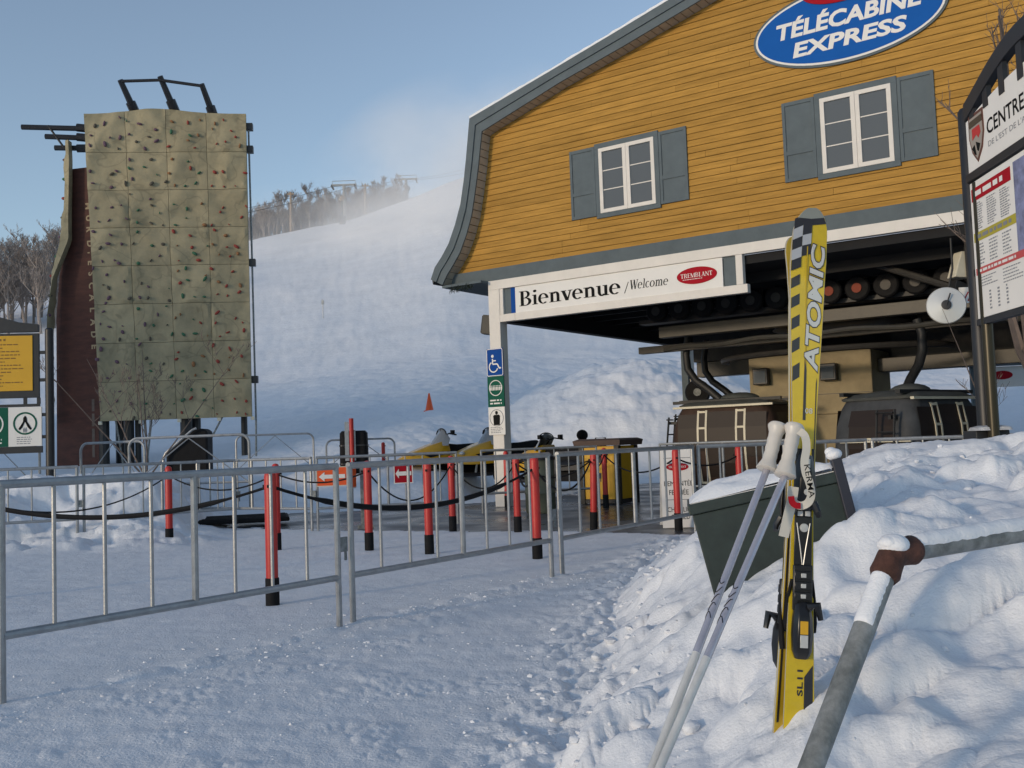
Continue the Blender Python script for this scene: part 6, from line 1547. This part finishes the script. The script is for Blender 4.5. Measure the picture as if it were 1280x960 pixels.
# evergreen sprigs caught under the eave
gs_ = thing("evergreen_garland", "dark scrap of evergreen garland hanging under the left eave", "garland", tuple(stw(-.72, -.28, 4.37)), STZ)
mb = MB(); rgx = random.Random(8)
for k in range(150):
    x = rgx.uniform(-.12, .42); z = -.02 - .12 * rgx.random() * (1 if x < .1 else .8); mb.tube([(x, rgx.uniform(-.03, .03), z + .03), (x + rgx.uniform(-.06, .06), rgx.uniform(-.05, .05), z - rgx.uniform(0, .04))], .004, 3, cap=False)
kind(mb.obj("needles", mat("evergreen_needles", (.02, .03, .018), .8), gs_, smooth=0), "stuff")
MB().tube([(-.15, 0, -.01), (.15, 0, -.03), (.45, 0, -.02)], .008, 5).obj("wire", M_BLACK, gs_)

# ------------------------------------------------------------------ blown snow from the snow guns
def build_mist():
    m = bpy.data.materials.new("blown_snow"); m.use_nodes = True; nt = m.node_tree; N = nt.nodes; L = nt.links
    N.remove(N["Principled BSDF"]); v = N.new("ShaderNodeVolumePrincipled"); L.new(v.outputs[0], N["Material Output"].inputs["Volume"])
    v.inputs["Color"].default_value = (.985, .985, .99, 1); v.inputs["Anisotropy"].default_value = -.35
    tc = N.new("ShaderNodeTexCoord"); ln = N.new("ShaderNodeVectorMath"); ln.operation = 'LENGTH'; L.new(tc.outputs["Object"], ln.inputs[0])
    fo = N.new("ShaderNodeMapRange"); fo.inputs[1].default_value = 1.0; fo.inputs[2].default_value = .25; fo.inputs[3].default_value = 0; fo.inputs[4].default_value = 1; L.new(ln.outputs["Value"], fo.inputs[0])
    n = N.new("ShaderNodeTexNoise"); n.inputs["Scale"].default_value = 1.6; n.inputs["Detail"].default_value = 4; L.new(tc.outputs["Object"], n.inputs["Vector"])
    cr = N.new("ShaderNodeMapRange"); cr.inputs[1].default_value = .35; cr.inputs[2].default_value = .7; L.new(n.outputs["Fac"], cr.inputs[0])
    mu = N.new("ShaderNodeMath"); mu.operation = 'MULTIPLY'; L.new(fo.outputs[0], mu.inputs[0]); L.new(cr.outputs[0], mu.inputs[1])
    m2 = N.new("ShaderNodeMath"); m2.operation = 'MULTIPLY'; m2.inputs[1].default_value = .15; L.new(mu.outputs[0], m2.inputs[0]); L.new(m2.outputs[0], v.inputs["Density"])
    return m
MM = build_mist()
for c, r, lab in (((1, 166, 40), (37, 32, 24), "drifting cloud of blown snow hiding the upper slope beside the station"), ((-30, 173, 37), (34, 10, 12), "thin veil of blown snow over the slope's edge")):
    mb = MB(); mb.ell((0, 0, 0), 1.0, 28, 16); o = mb.obj("snow_mist", MM, None, smooth=80); o.location = c; o.scale = r
    kind(o, "stuff"); tag(o, lab, "mist", "blown snow over the slope")

# ------------------------------------------------------------------ added unseen building behind the photographer, shading the tower and slope's foot
HQ, HP = 50.0, -40.0
hx, hy = -.77 * HQ + .64 * HP, -.64 * HQ - .77 * HP
ht = thing("shade_building", "tall gabled building, unseen, added left of the yard to cast shade", "building", (hx, hy, gz(hx, hy) - .5), math.atan2(-.77, .64))
MB().bx(-12, 12, -7, 7, 0, 11.5).obj("wall", M_WHITE, ht, smooth=0)
mb = MB(); mb.prism([(-8, 11.2), (0, 17.3), (8, 11.2), (7.8, 11.0), (-7.8, 11.0)], lambda y, z, x: (x, y, z), -12.6, 12.6); mb.obj("roof", M_SHINGLE, ht, smooth=0)
for fl in range(3):
    for k in range(7):
        x = -10.2 + k * 3.4
        for y in (-7.06, 7.06):
            w = MB().bx(x - .6, x + .6, min(y, y * .99), max(y, y * .99), 1.4 + fl * 3.4, 3.2 + fl * 3.4).obj("window", M_TRIM, ht, smooth=0); MB().bx(x - .5, x + .5, y - .02, y + .02, 1.5 + fl * 3.4, 3.1 + fl * 3.4).obj("pane", M_GLASS, w, smooth=0)

for o in bpy.data.objects:
    if o.name.split(".")[0] in ("small_print", "shaft_print", "faded_lettering"): o["kind"] = "stuff"
